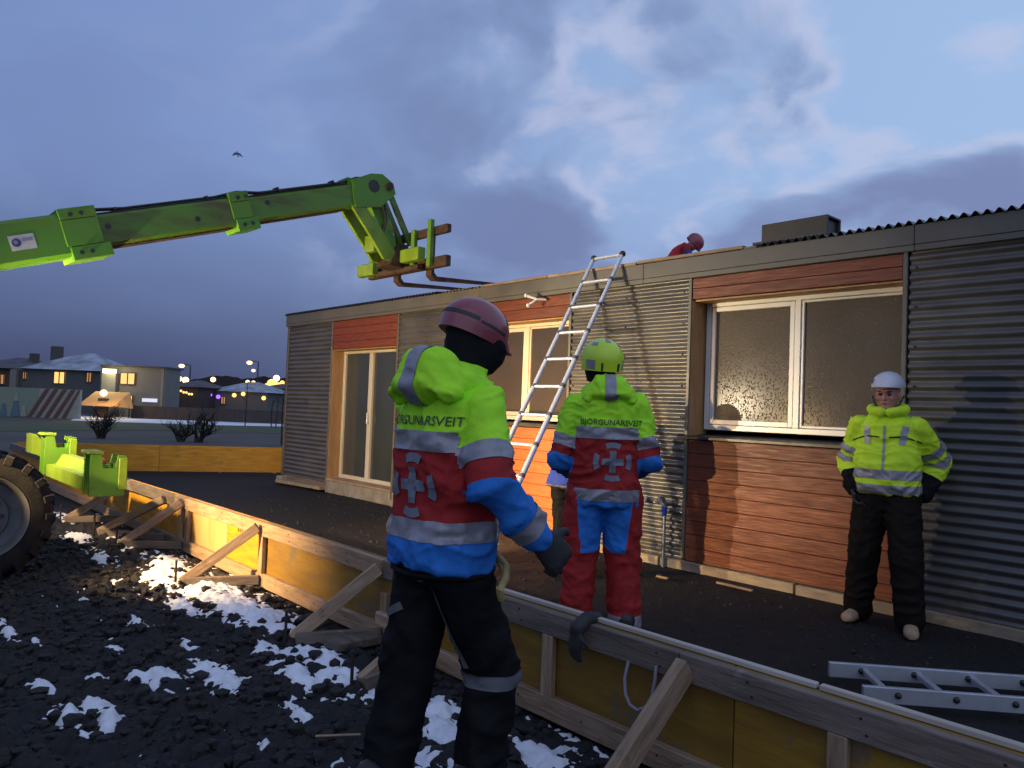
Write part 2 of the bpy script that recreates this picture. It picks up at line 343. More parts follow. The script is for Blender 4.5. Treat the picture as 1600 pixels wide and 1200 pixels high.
# window glass: fogged, wet panes and one clear set
def wetglass():
    m = mat('wet_fogged_glass', (0.115, 0.098, 0.082), (0.085, 0.073, 0.063), scale=1.6, rough=0.22, rough2=0.16, spec=0.08, lo=.2, hi=.8, detail=2)
    t = m.node_tree; b = t.nodes['Principled BSDF']
    tc = t.nodes.new('ShaderNodeTexCoord'); vo = t.nodes.new('ShaderNodeTexVoronoi'); vo.inputs['Scale'].default_value = 68
    mp = t.nodes.new('ShaderNodeMapping'); mp.inputs['Scale'].default_value = (1, 1, 0.55); t.links.new(tc.outputs['Object'], mp.inputs[0]); t.links.new(mp.outputs[0], vo.inputs['Vector'])
    ns = t.nodes.new('ShaderNodeTexNoise'); ns.inputs['Scale'].default_value = 26; t.links.new(mp.outputs[0], ns.inputs['Vector'])
    mr = t.nodes.new('ShaderNodeMapRange'); t.links.new(vo.outputs['Distance'], mr.inputs[0]); mr.inputs[1].default_value = 0.10; mr.inputs[2].default_value = 0.42; mr.inputs[3].default_value = 1; mr.inputs[4].default_value = 0
    mm = t.nodes.new('ShaderNodeMath'); mm.operation = 'MULTIPLY'; t.links.new(mr.outputs[0], mm.inputs[0]); t.links.new(ns.outputs['Fac'], mm.inputs[1])
    bp = t.nodes.new('ShaderNodeBump'); bp.inputs['Strength'].default_value = 0.7; bp.inputs['Distance'].default_value = 0.005
    t.links.new(mm.outputs[0], bp.inputs['Height']); t.links.new(bp.outputs[0], b.inputs['Normal']); return m
M['wet'] = wetglass()
M['fog'] = mat('dusty_glass', (0.058, 0.049, 0.043), (0.045, 0.038, 0.034), scale=2, rough=0.12, rough2=0.2, spec=0.6)
def clearglass():
    m = bpy.data.materials.new('clear_glass'); m.use_nodes = True; t = m.node_tree; t.nodes.clear()
    g = t.nodes.new('ShaderNodeBsdfGlossy'); g.inputs['Roughness'].default_value = 0.02
    tr = t.nodes.new('ShaderNodeBsdfTransparent'); tr.inputs[0].default_value = (0.80, 0.86, 0.84, 1)
    fr = t.nodes.new('ShaderNodeFresnel'); fr.inputs[0].default_value = 2.3
    mx = t.nodes.new('ShaderNodeMixShader'); o = t.nodes.new('ShaderNodeOutputMaterial')
    t.links.new(fr.outputs[0], mx.inputs[0]); t.links.new(tr.outputs[0], mx.inputs[1]); t.links.new(g.outputs[0], mx.inputs[2]); t.links.new(mx.outputs[0], o.inputs[0]); return m
M['glass'] = clearglass()
M['misty'] = mat('misty_door_glass', (0.060, 0.072, 0.074), (0.040, 0.046, 0.046), scale=1.2, rough=0.05, rough2=0.10, spec=0.9, stretch=(1, 1, .4), lo=.25, hi=.75)
M['whitewood'] = mat('pale_planed_batten', (0.50, 0.45, 0.39), (0.40, 0.35, 0.29), scale=3, rough=.7, stretch=(1, 8, 8), detail=6)
# ================================================================== ground
FY = 2.68          # outer face of the front formwork
M['earth'] = mat('dark_earth_field', (0.085, 0.072, 0.058), (0.055, 0.048, 0.040), scale=0.35, rough=0.95, bump=0.5, bscale=3, detail=8)
M['lava'] = mat('black_lava_gravel', (0.012, 0.012, 0.014), (0.028, 0.026, 0.027), scale=14, spec=0.2, rough=0.55, rough2=0.9, bump=0.7, bscale=70, detail=8)
M['gravel'] = mat('dark_gravel', (0.011, 0.011, 0.012), (0.026, 0.024, 0.023), scale=30, spec=0.2, rough=0.7, rough2=0.95, bump=0.8, bscale=120, detail=8)
M['rock'] = mat('lava_rock', (0.013, 0.0125, 0.014), (0.034, 0.031, 0.031), scale=18, spec=0.2, rough=0.5, rough2=0.85, bump=0.6, bscale=60)
M['pebble'] = mat('pebble', (0.018, 0.017, 0.016), (0.055, 0.050, 0.045), scale=9, spec=0.2, rough=0.7, bump=0.3)
M['snow'] = mat('old_snow', (0.80, 0.81, 0.86), (0.66, 0.67, 0.72), scale=9, rough=0.6, bump=0.35, bscale=60)
M['grass'] = mat('winter_grass', (0.040, 0.068, 0.016), (0.075, 0.070, 0.030), scale=0.5, rough=0.95, bump=0.6, bscale=8, detail=8)
M['farsnow'] = mat('far_snow', (0.74, 0.75, 0.80), (0.40, 0.42, 0.44), scale=0.35, rough=0.8, detail=8, lo=0.5, hi=0.75)
M['asphalt'] = mat('street_asphalt', (0.05, 0.05, 0.052), (0.075, 0.074, 0.074), scale=2, rough=0.7)
def grid(name, xs, ys, zf, mt, keep=None, smooth=True):
    x, y = np.meshgrid(xs, ys); z = zf(x, y); n, m = len(xs), len(ys)
    v = np.stack([x.ravel(), y.ravel(), z.ravel()], 1)
    i = np.arange(n*m).reshape(m, n)
    f = np.stack([i[:-1, :-1].ravel(), i[:-1, 1:].ravel(), i[1:, 1:].ravel(), i[1:, :-1].ravel()], 1)
    if keep is not None:
        k = keep(x, y, z).ravel(); f = f[k[f].any(1)]
        u, inv = np.unique(f, return_inverse=True); v = v[u]; f = inv.reshape(f.shape)
    return from_data(name, v, f, mt, None, smooth)
tag(grid('ground', np.linspace(-460, 240, 90), np.linspace(-240, 460, 90), lambda x, y: -0.10 + 0*x, M['earth']), kind='structure')
def lumps(x, y):
    w1, i1 = worley(x/0.13, y/0.13, 3); w2, i2 = worley(x/0.055, y/0.055, 5)
    h = 0.052*np.clip(1-w1, 0, 1)**1.3*(0.35+i1) + 0.026*np.clip(1-w2, 0, 1)*(0.4+0.8*i2)
    return h + 0.075*(fbm(x/0.9, y/0.9, 3, 21)-0.45) + 0.02*(fbm(x/0.05, y/0.05, 2, 9)-0.4)
def zlava(x, y):
    e = np.clip((FY-0.02-y)/0.35, 0, 1)                     # settles to level against the formwork
    return -0.035 + (0.35+0.65*e)*lumps(x, y)
xs = np.concatenate([np.arange(-18, -10, 0.12), np.arange(-10, -6.4, 0.035), np.arange(-6.4, -5.2, 0.016), np.arange(-5.2, -1.6, 0.0115), np.arange(-1.6, 3, 0.1)])
ys = np.concatenate([np.arange(-6, -0.4, 0.12), np.arange(-0.4, 0.4, 0.04), np.arange(0.4, FY-0.021, 0.0125), [FY-0.021]])
tag(grid('rough_ground', xs, ys, zlava, M['lava']), kind='structure')
# old snow caught in the hollows: a thin sheet that the higher stones poke through
SB = [(-8.55, 1.98, .42, .13, 1), (-8.1, 2.28, .5, .10, .9), (-7.5, 1.95, .5, .10, .8), (-6.95, 2.32, .55, .16, 1.1), (-6.35, 2.15, .5, .2, 1.1), (-5.85, 2.28, .5, .22, 1.2), (-5.3, 2.22, .42, .2, 1.2),
      (-4.95, 2.27, .3, .15, 1.1), (-5.6, 1.95, .35, .09, .8), (-4.35, 2.03, .22, .08, .9), (-3.95, 2.16, .30, .14, 1.15), (-3.55, 2.12, .22, .13, 1.1), (-3.72, 1.93, .28, .09, 1.0), (-4.05, 1.62, .28, .10, .95),
      (-4.13, 1.38, .14, .10, 1.1), (-4.22, 1.28, .10, .07, 1.0), (-3.83, .90, .17, .07, 1.15), (-3.93, 1.02, .10, .08, 1.0), (-3.72, 1.03, .12, .05, .9), (-5.5, .92, .35, .05, 1.0), (-5.0, .98, .3, .04, .8), (-2.96, 2.27, .14, .16, 1.1), (-2.78, 2.20, .16, .12, 1.0),
      (-2.38, 2.36, .22, .10, 1.0), (-2.6, 2.02, .22, .08, .8), (-4.36, .88, .10, .05, .8), (-4.32, 1.12, .09, .05, .75), (-4.75, 1.30, .11, .06, .8), (-4.7, 1.72, .12, .06, .7), (-5.3, 1.60, .2, .05, .75), (-5.9, 1.45, .25, .05, .7), (-6.4, 1.8, .25, .06, .8), (-3.35, 1.75, .13, .05, .75), (-3.1, 1.45, .10, .05, .75), (-2.75, 1.62, .12, .05, .8), (-3.0, 1.05, .1, .04, .7), (-2.95, .62, .1, .04, .8), (-3.3, .72, .16, .03, .9), (-9.3, 1.7, .4, .08, .7), (-10.2, 2.2, .5, .1, .8), (-2.0, 2.2, .2, .06, .8), (-1.4, 2.3, .2, .08, .8)]
def zsnow(x, y):
    m = np.zeros_like(x)
    wx = x + 0.13*(fbm(x/0.22, y/0.22, 3, 41)-0.45); wy = y + 0.10*(fbm(x/0.2, y/0.2, 3, 45)-0.45)
    for cx, cy, rx, ry, a in SB:
        m = np.maximum(m, a*np.exp(-(((wx-cx)/rx)**2 + ((wy-cy)/ry)**2)*0.9))
    e = np.clip((FY-0.02-y)/0.35, 0, 1)
    return -0.036 + (0.35+0.65*e)*0.075*(fbm(x/0.9, y/0.9, 3, 21)-0.45) + 0.070*np.clip(m, 0, 1.2) + 0.050*(fbm(x/0.09, y/0.09, 3, 61)-0.46) + 0.062*(fbm(x/0.036, y/0.030, 4, 67)-0.47)
sx = np.concatenate([np.arange(-10.8, -6.4, 0.03), np.arange(-6.4, -1.2, 0.0115)]); sy = np.arange(0.4, FY-0.03, 0.0125)
tag(grid('snow_patches', sx, sy, zsnow, M['snow'], keep=lambda x, y, z: z > zlava(x, y)-0.004), 'thin patches of old snow between the black lava stones', 'snow', kind='stuff')
# inside the formwork: finer, levelled gravel
def zgrav(x, y): return -0.012 + 0.022*fbm(x/0.10, y/0.10, 3, 71) + 0.05*(fbm(x/1.3, y/1.3, 3, 81)-0.45)*np.clip((y-FY)/0.3, 0, 1)
tag(grid('gravel_yard', np.concatenate([np.arange(-20, -7.5, 0.08), np.arange(-7.5, 0.2, 0.035), np.arange(0.2, 4, 0.12)]), np.concatenate([[FY+0.022], np.arange(FY+0.06, 6.5, 0.035), np.arange(6.6, 13, 0.5)]), zgrav, M['gravel']), kind='structure')
# loose stones, thousands of them: one mass
random.seed(5)
def stones(name, n, area, rmin, rmax, zf, mt, label, seed):
    rg = np.random.default_rng(seed); bm = bmesh.new(); bmesh.ops.create_icosphere(bm, subdivisions=1, radius=1)
    bv = np.array([v.co[:] for v in bm.verts]); bf = np.array([[v.index for v in f.verts] for f in bm.faces]); bm.free()
    V, Fc = [], []
    x = rg.uniform(area[0], area[1], n); y = rg.uniform(area[2], area[3], n); r = rmin + (rmax-rmin)*rg.random(n)**4
    z = zf(x, y)
    for i in range(n):
        s = r[i]*np.array([1, rg.uniform(.6, 1.1), rg.uniform(.45, .85)]); q = bv*(1+rg.uniform(-.28, .28, (len(bv), 1)))*s
        a = rg.uniform(0, 6.28); c, d = math.cos(a), math.sin(a)
        q = np.stack([q[:, 0]*c-q[:, 1]*d, q[:, 0]*d+q[:, 1]*c, q[:, 2]], 1) + [x[i], y[i], z[i]+s[2]*0.35]
        V.append(q); Fc.append(bf+i*len(bv))
    o = from_data(name, np.concatenate(V), np.concatenate(Fc), mt)
    return tag(o, label, 'stones', kind='stuff')
stones('lava_stones', 9500, (-8.5, -1.3, 0.3, FY-0.08), 0.006, 0.045, zlava, M['rock'], 'loose black lava stones outside the formwork', 11)
stones('yard_pebbles', 3600, (-11, 0.2, FY+0.1, 6.1), 0.004, 0.020, zgrav, M['pebble'], 'small grey pebbles scattered on the dark gravel yard', 12)
# field, snow strip and street beyond the site
def sheet(name, pts, z, mt, n=1):
    return tag(from_data(name, [(x, y, z) for x, y in pts], [tuple(range(len(pts)))], mt), kind='structure')
def gz(px, py, z):
    v = FW + RT*((px-800)/1200.0) + UP*((600-py)/1200.0); t = (z-CAMH)/v.z; p = CAM+v*t; return (p.x, p.y)
sheet('grass_field', [gz(-300, 676, -.09), gz(240, 672, -.09), gz(600, 682, -.09), gz(600, 668, -.09), gz(250, 660, -.09), gz(-300, 655, -.09)], -0.09, M['grass'])
sheet('snowy_verge', [gz(110, 657, -.085), gz(320, 664, -.085), gz(620, 670, -.085), gz(620, 656, -.085), gz(300, 650, -.085), gz(130, 648, -.085)], -0.082, M['farsnow'])
sheet('street', [gz(-200, 646, -.085), gz(620, 656.5, -.085), gz(620, 651, -.085), gz(-200, 641, -.085)], -0.078, M['asphalt'])
# ================================================================== the house
WY = 6.20           # facade plane
house = thing('modular_house', (-7.2, WY, 0), 'long low grey corrugated steel house with red timber window panels and flat roof', 'house')
PITCHC = 0.076
def corr(x0, x1, z0, z1, yoff, nm='cladding_sheet', seed=0):
    nz = int((z1-z0)/PITCHC*8)+1; nx = max(2, int((x1-x0)/0.35))
    z = np.linspace(z0, z1, nz); x = np.linspace(x0, x1, nx); xx, zz = np.meshgrid(x, z)
    yy = WY + yoff - 0.0115*np.cos(2*np.pi*zz/PITCHC) + 0.006*(fbm(xx/0.9+seed, zz/0.5, 2, 31)-0.4)
    v = np.stack([xx.ravel(), yy.ravel(), zz.ravel()], 1); i = np.arange(nz*nx).reshape(nz, nx)
    f = np.stack([i[:-1, :-1].ravel(), i[:-1, 1:].ravel(), i[1:, 1:].ravel(), i[1:, :-1].ravel()], 1)
    return from_data(nm, v, f, M['clad'], house, True)
DOOR = (-11.30, -9.37); W1 = (-7.93, -5.93); W2 = (-4.345, -2.372); XL, XR = -12.90, 0.9
bays = [(XL+0.03, DOOR[0]-0.02, .17), (DOOR[1]+0.02, W1[0]-0.02, .12), (W1[1]+0.02, W2[0]-0.02, .09), (W2[1]+0.03, XR, .09)]
for k, (a, b, zb) in enumerate(bays):
    for j, (z0, z1) in enumerate(((zb, .988), (.95, 1.938), (1.90, 2.845))):
        corr(a, b, z0, z1, -0.004*j, seed=k*7+j*3)
    MB().box((a, WY+0.02, 0.05), (b, WY+0.30, 2.98)).build('wall_core', M['dark'], house)
    if k == 0: sm = MB()
    for xs_ in ([a+.05, b-.05] + [a+(b-a)*q for q in ((.5,) if b-a < 2 else (.33, .66))]):
        for zz in np.arange(.228, 2.8, PITCHC*4):
            if zz > zb+.03: sm.lathe((xs_, WY-.022, zz), (0, -1, 0), [(0, .009), (.004, .009), (.009, .004)], 6)
    if k == 3: tag(sm.build('screws', M['darkmetal'], house), kind='stuff')
# corner post, narrow bay trims
for x in (XL, XR): MB().bbox((x-0.02, WY-0.022, .15), (x+0.045, WY+0.02, 2.84), .004).build('corner_trim', M['flash'], house)
for x in (DOOR[0], DOOR[1], W1[0], W1[1], W2[0], W2[1]): MB().bbox((x-0.018, WY-0.026, .10), (x+0.018, WY+0.0, 2.80), .004).build('bay_trim', M['flash'], house)
# fascia in lengths with a drip edge under it
fx = [XL-0.04, -10.2, -7.5, -4.9, -2.3, XR+.03]
for a, b in zip(fx[:-1], fx[1:]):
    MB().bbox((a, WY-0.05, 2.835), (b-0.004, WY-0.028, 2.985), .003).build('fascia_panel', M['flash'], house)
    MB().bbox((a, WY-0.046, 2.785), (b-0.004, WY+0.01, 2.833), .003).build('drip_flashing', M['flash'], house)
# remaining walls, floor and roof deck (mono-pitch, rising to the back)
RB = 12.4
def roofz(y): return 2.985 + (y-WY)*0.075
MB().box((XL, WY+0.31, .05), (XL+0.15, RB, 2.95)).build('gable_wall', M['clad'], house)
MB().box((XR-0.15, WY+0.31, .05), (XR, RB, 2.95)).build('gable_wall', M['clad'], house)
MB().box((XL+.16, RB-0.15, .05), (XR-.16, RB, 2.95)).build('back_wall', M['dark'], house)
MB().box((XL+.16, WY+0.31, .05), (XR-.16, RB-.16, .22)).build('floor_slab', M['pale'], house)
MB().box((-9.2, WY+0.31, .23), (-9.05, RB-.16, 2.9)).build('inner_wall', M['pale'], house)
MB().prism([(WY-0.02, 2.95), (RB+.1, 2.95), (RB+.1, roofz(RB)), (WY-0.02, 2.985)], 0, XL-.02, XR+.02).build('roof_deck', M['timbergrey'], house)
def rsheet(x0, x1, y0=WY-0.07, y1=RB+.1, amp=.018, m=M['roofsheet'], nm='roof_sheet', dz=0.022, ny=2):
    nx = int((x1-x0)/PITCHC*8)+1; x = np.linspace(x0, x1, nx); y = np.linspace(y0, y1, ny); xx, yy = np.meshgrid(x, y)
    zz = roofz(yy)+dz+amp*np.sin(2*np.pi*xx/PITCHC); n = nx*ny
    v = np.stack([xx.ravel(), yy.ravel(), zz.ravel()], 1); v2 = v.copy(); v2[:, 2] -= 0.004
    i = np.arange(n).reshape(ny, nx); f = np.stack([i[:-1, :-1].ravel(), i[:-1, 1:].ravel(), i[1:, 1:].ravel(), i[1:, :-1].ravel()], 1)
    e = np.stack([i[0, :-1], i[0, 1:], i[0, 1:]+n, i[0, :-1]+n], 1)
    return from_data(nm, np.concatenate([v, v2]), np.concatenate([f, f[:, ::-1]+n, e]), m, house, True)
for a in np.arange(XL-.06, -8.5, 0.912): rsheet(a, min(a+0.912, -8.32))
for a in np.arange(-3.63, XR, 0.912): rsheet(a, min(a+0.912, XR+.05))
# where the sheets are off: scalloped filler strip, then the bare timber edge
rsheet(-8.30, -7.45, WY-0.055, WY+0.02, .015, M['formpale'], 'filler_strip', 0.016)
for a, b, h in ((-7.44, -6.3, .018), (-6.29, -5.0, .016), (-4.99, -3.77, .024)):
    board('edge_batten', (a, WY-0.02, 2.985+h), (b, WY-0.02, 2.985+h), .07, .03, M['timber'], house, bev=.003)
board('edge_batten', (-3.76, WY-0.02, 2.995), (-3.64, WY-0.02, 2.995), .06, .02, M['timbergrey'], house, bev=.003)

# planked panels
def planks(x0, x1, z0, z1, n, m):
    h = (z1-z0)/n; rg = random.Random(int(x0*100+z0*10))
    for k in range(n):
        o = MB().bbox((x0+.002, WY-0.012-rg.random()*.004, z0+k*h+.002), (x1-.002, WY+0.012, z0+(k+1)*h-.002), .003).build('plank', m, house)
planks(DOOR[0]+.02, DOOR[1]-.02, 2.325, 2.782, 4, M['plank'])
planks(W1[0]+.02, W1[1]-.02, 2.53, 2.782, 2, M['plank'])
planks(W2[0]+.02, W2[1]-.02, 2.58, 2.782, 2, M['plank'])
planks(W1[0]+.02, W1[1]-.02, .09, 1.255, 9, M['planklit'])
planks(W2[0]+.02, W2[1]-.02, .09, 1.235, 9, M['plank'])
for (a, b), z in ((DOOR, (2.325, 2.98)), (W1, (2.53, 2.98)), (W2, (2.58, 2.98)), (W1, (.05, 1.24)), (W2, (.05, 1.22))):
    MB().box((a+.02, WY+0.014, z[0]+.004), (b-.02, WY+0.30, z[1])).build('wall_core', M['dark'], house)
# reveals (jambs) and windows set back in the wall
GY = WY+0.24
def opening(a, b, z0, z1, mj, headmat):
    for x0, x1 in ((a+.0, a+.022), (b-.022, b)):
        MB().bbox((x0, WY-.008, z0), (x1, GY+.05, z1), .003).build('window_jamb', mj, house)
    MB().bbox((a+.023, WY+.015, z1-.02), (b-.023, GY+.05, z1-.002), .003).build('window_head', headmat, house)
def sash(win, x0, x1, z0, z1, w, fm, gm, y=GY, d=.06):
    f = MB()
    f.bbox((x0, y-d/2, z0), (x0+w, y+d/2, z1), .004).bbox((x1-w, y-d/2, z0), (x1, y+d/2, z1), .004)
    f.bbox((x0+w, y-d/2, z0), (x1-w, y+d/2, z0+w), .004).bbox((x0+w, y-d/2, z1-w), (x1-w, y+d/2, z1), .004)
    fr = f.build('sash', fm, win)
    MB().box((x0+w-.005, y-.004, z0+w-.005), (x1-w+.005, y+.004, z1-w+.005)).build('pane', gm, win)
def window(a, b, z0, z1, xm, fm, gl, gr):
    w = MB(); t = .05
    w.bbox((a, GY-.035, z0), (a+t, GY+.04, z1), .004).bbox((b-t, GY-.035, z0), (b, GY+.04, z1), .004)
    w.bbox((a+t, GY-.035, z0), (b-t, GY+.04, z0+t), .004).bbox((a+t, GY-.035, z1-t), (b-t, GY+.04, z1), .004)
    w.bbox((xm-.028, GY-.036, z0+t), (xm+.028, GY+.04, z1-t), .004)
    win = w.build('window', fm, house)
    sash(win, a+t+.004, xm-.032, z0+t+.004, z1-t-.004, .045, fm, gl)
    sash(win, xm+.032, b-t-.004, z0+t+.004, z1-t-.004, .022, fm, gr, d=.05)
    MB().box((a+.01, GY+.06, z0+.01), (b-.01, GY+.065, z1-.01)).build('blind', M['dark'], win)
    return win
opening(W2[0], W2[1], 1.27, 2.58, M['jamb'], M['jamb'])
window(W2[0]+.04, W2[1]-.03, 1.335, 2.575, -3.36, M['framewhite'], M['wet'], M['wet'])
opening(W1[0], W1[1], 1.29, 2.53, M['jamb'], M['jamb'])
window(W1[0]+.04, W1[1]-.03, 1.335, 2.525, -6.86, M['frame'], M['fog'], M['fog'])
for (a, b), z in ((W1, 1.285), (W2, 1.265)):
    MB().prism([(WY-.055, z-.022), (WY-.055, z), (GY+.04, z+.03), (GY+.04, z+.01), (WY-.045, z-.012), (WY-.045, z-.022)], 0, a-.03, b+.03).build('window_sill', M['darkmetal'], house)
opening(DOOR[0], DOOR[1], .23, 2.325, M['jamb'], M['jamb'])
dw = MB(); zb, zt = .24, 2.315; a, b = DOOR[0]+.025, DOOR[1]-.025
for x0, x1 in ((a, a+.06), (-10.06-.35-.0, -10.06-.35+.0)): pass
dw.bbox((a, GY-.04, zb), (a+.06, GY+.04, zt), .004).bbox((b-.06, GY-.04, zb), (b, GY+.04, zt), .004).bbox((a+.06, GY-.04, zb), (b-.06, GY+.04, zb+.06), .004).bbox((a+.06, GY-.04, zt-.05), (b-.06, GY+.04, zt), .004)
dw.bbox((-10.47, GY-.045, zb+.06), (-10.37, GY+.04, zt-.05), .004)
door = dw.build('door', M['frame'], house)
for x0, x1 in ((a+.06, -10.47), (-10.37, b-.06)):
    MB().box((x0, GY-.006, zb+.06), (x1, GY+.006, zt-.05)).build('pane', M['misty'], door)
MB().bbox((-10.43, GY-.085, 1.15), (-10.405, GY-.045, 1.32), .006).build('handle', M['alu'], door)
MB().bbox((DOOR[0]-.02, WY-.02, .0), (DOOR[1]+.03, WY+.29, .205), .012).build('door_plinth', M['conc'], house)
MB().bbox((DOOR[0]+.02, WY-.03, .206), (DOOR[1]-.02, GY+.04, .235), .004).build('threshold', M['timber'], house)
# pale bearer showing along the foot of the wall
for a, b in ((-9.33, -7.0), (-6.99, -4.6), (-4.59, -3.2), (-3.19, -2.3), (-2.29, -.6), (-.59, XR)):
    rg = random.Random(int(a*10)); board('base_bearer', (a, WY-.01, .035+rg.random()*.01), (b-.01, WY-.01, .035+rg.random()*.01), .07, .085, M['pale'], house)
board('base_bearer', (XL+.15, WY-.16, .06), (DOOR[0]-.1, WY-.03, .055), .09, .05, M['pale'], house)
board('base_bearer', (XL+.05, WY+.06, .10), (DOOR[0], WY+.06, .10), .12, .12, M['timbergrey'], house)
MB().bbox((XL+.0, WY-.12, .04), (XL+.2, WY+.10, .14), .015).build('bearer_block', M['conc'], house)
# forked outdoor lamp bracket high on the wall
br = MB().tube([(-6.30, WY-.05, 2.735), (-6.36, WY-.13, 2.735)], .012).tube([(-6.36, WY-.13, 2.735), (-6.47, WY-.20, 2.775)], [.012, .018]).tube([(-6.36, WY-.13, 2.735), (-6.43, WY-.20, 2.665)], [.012, .018])
br.ell((-6.475, WY-.203, 2.778), (.024, .024, .024)).ell((-6.432, WY-.203, 2.66), (.026, .026, .026)); br.build('lamp_bracket', M['whiteplastic'], house)
# standpipe and taps by the wall
tp = thing('standpipe', (-4.53, WY-.07, 0), 'thin grey standpipe with two taps and blue valve against the corrugated wall', 'standpipe')
MB().tube([(-4.53, WY-.07, -.02), (-4.53, WY-.07, .62)], .014).build('pipe', M['pipe'], tp)
MB().tube([(-4.53, WY-.07, .60), (-4.53, WY-.10, .66), (-4.53, WY-.16, .66), (-4.53, WY-.18, .62)], .016).build('tap', M['pipe'], tp)
MB().tube([(-4.53, WY-.07, .60), (-4.66, WY-.07, .60), (-4.70, WY-.09, .64), (-4.70, WY-.15, .64), (-4.70, WY-.17, .60)], .014).build('tap', M['pipe'], tp)
MB().bbox((-4.555, WY-.11, .49), (-4.505, WY-.055, .585), .012).build('valve', M['bluevalve'], tp)
# dark crate-like box on the roof edge
rb = thing('roof_box', (-3.33, 6.4, 3.02), 'dark grey steel box lying on the roof edge above the right window', 'box')
bx = MB(); x0, x1, y0, y1, z0, z1, t = -3.66, -3.045, 6.27, 6.52, 3.055, 3.215, .02
bx.bbox((x0, y0, z0), (x1, y0+t, z1), .004).bbox((x0, y1-t, z0), (x1, y1, z1), .004).bbox((x0, y0+t, z1-t), (x1, y1-t, z1), .004).bbox((x0, y0+t, z0), (x1, y1-t, z0+t), .004).bbox((x0, y0+t, z0+t), (x0+t, y1-t, z1-t), .004)
bx.build('shell', M['boxgrey'], rb)
MB().bbox((x1-.05, y0+t+.002, z0+t+.002), (x1-.03, y1-t-.002, z1-t-.002), .003).build('end_plate', M['darkmetal'], rb)
MB().bbox((-3.72, 6.22, 3.028), (-3.02, 6.60, 3.052), .003).build('foot', M['roofsheet'], rb)
# ================================================================== formwork
fw = thing('formwork_wall', (-6, FY, 0), 'long yellow plywood formwork wall with diagonal timber props along the snow', 'formwork')
px_ = [-16.5, -13.6, -11.0, -8.6, -7.35, -6.55, -5.77, -3.62, -1.62, .45, 2.6]
for i, (a, b) in enumerate(zip(px_[:-1], px_[1:])):
    board('panel', (a+.003, FY, .255), (b-.003, FY, .255), .024, .49, M['formpale'] if i == 4 else M['formply'] if i < 6 else M['formshade'], fw, bev=.003)
tx = [-16.5, -12.6, -9.2, -7.78, -4.05, -1.85, -.2, 2.6]
for i, (a, b) in enumerate(zip(tx[:-1], tx[1:])):
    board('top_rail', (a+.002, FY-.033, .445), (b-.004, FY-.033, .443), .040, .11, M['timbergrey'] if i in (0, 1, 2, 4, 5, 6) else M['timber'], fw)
tx = [-16.5, -12.0, -8.1, -5.72, -3.05, -.9, 2.6]
for a, b in zip(tx[:-1], tx[1:]):
    board('bottom_rail', (a+.002, FY-.035, .052), (b-.004, FY-.035, .05), .042, .105, M['timber'], fw)
for x, z1 in ((-5.79, .39), (-7.42, .39), (-7.62, .39), (-4.02, .30), (-10.3, .39), (-2.6, .39), (-1.2, .39)):
    board('cleat', (x, FY-.036, .0), (x, FY-.036, z1), .07, .036, M['timber'], fw, up=(0, 1, 0))
for a, b in ((-3.05, -1.3), (-1.29, .6), (.61, 2.6)): board('top_batten', (a, FY+.012, .512), (b-.003, FY+.012, .512), .030, .020, M['whitewood'], fw, bev=.003)
# nail heads along the rails
for x in np.arange(-9.1, .2, .42):
    nm = MB()
    for zz, yy in ((.47, FY-.054), (.42, FY-.054), (.06, FY-.057)): nm.lathe((x+(.02 if zz < .45 else 0), yy, zz), (0, -1, 0), [(0, .0055), (.002, .005)], 6)
    nm.build('nail', M['steelrod'], fw)
# diagonal props: (top x, top z, foot x, foot y, stake?)
props = [(-9.5, .40, -9.75, 2.12), (-8.0, .43, -8.75, 2.22), (-7.5, .46, -7.95, 2.22), (-5.80, .46, -6.10, 2.15), (-4.05, .45, -4.31, 2.19), (-3.55, .22, -3.42, 2.12), (-1.80, .46, -1.82, 2.08), (-.2, .46, -.35, 2.1)]
for tx_, tz, fx_, fy_ in props:
    board('diagonal_prop', (fx_, fy_, .03), (tx_, FY-.075, tz), .05, .10 if tx_ > -2.2 else .078, M['timber'], fw)
    board('ground_strut', (fx_+.03, fy_+.0, .035), (tx_+.04, FY-.06, .055), .045, .07, M['timbergrey'], fw)
    MB().tube([(fx_-.01, fy_-.045, -.10), (fx_-.01, fy_-.045, .20)], .009).build('steel_stake', M['steelrod'], fw)
MB().bbox((-4.02, FY-.11, .12), (-3.88, FY-.06, .20), .008).build('timber_block', M['timber'], fw)
MB().bbox((-4.15, 2.3, .0), (-3.98, 2.62, .06), .01).build('timber_block', M['timbergrey'], fw)
# printed mark on a panel (illegible in the photo): four small dark strokes
for k in range(4):
    mk = MB(); x = -6.33+k*.042
    mk.box((x, FY-.0135, .345), (x+.030, FY-.0125, .352)).box((x, FY-.0135, .364), (x+.030, FY-.0125, .371)).box((x+.004, FY-.0138, .352), (x+.011, FY-.0128, .364)).box((x+.02, FY-.0138, .352), (x+.027, FY-.0128, .364)); mk.build('printed_mark', M['ink'], fw)
f2 = thing('formwork_wall', (-15.4, 5, 0), 'far yellow plywood formwork wall beyond the house corner', 'formwork')
e0, e1 = Vector((-16.45, 2.72, 0)), Vector((-13.55, 9.3, 0))
for k in range(3):
    p, q = e0.lerp(e1, k/3), e0.lerp(e1, (k+1)/3); d = (q-p).normalized()*.004
    board('panel', p+d+Vector((0, 0, .27)), q-d+Vector((0, 0, .27)), .024, .50, M['formply'], f2, bev=.003)
for k in range(7):
    p = e0.lerp(e1, (k+.4)/7); n = Vector((-(e1-e0).y, (e1-e0).x, 0)).normalized()
    board('cleat', p+n*.03, p+n*.03+Vector((0, 0, .48)), .07, .036, M['timber'], f2, up=(0, 1, 0))
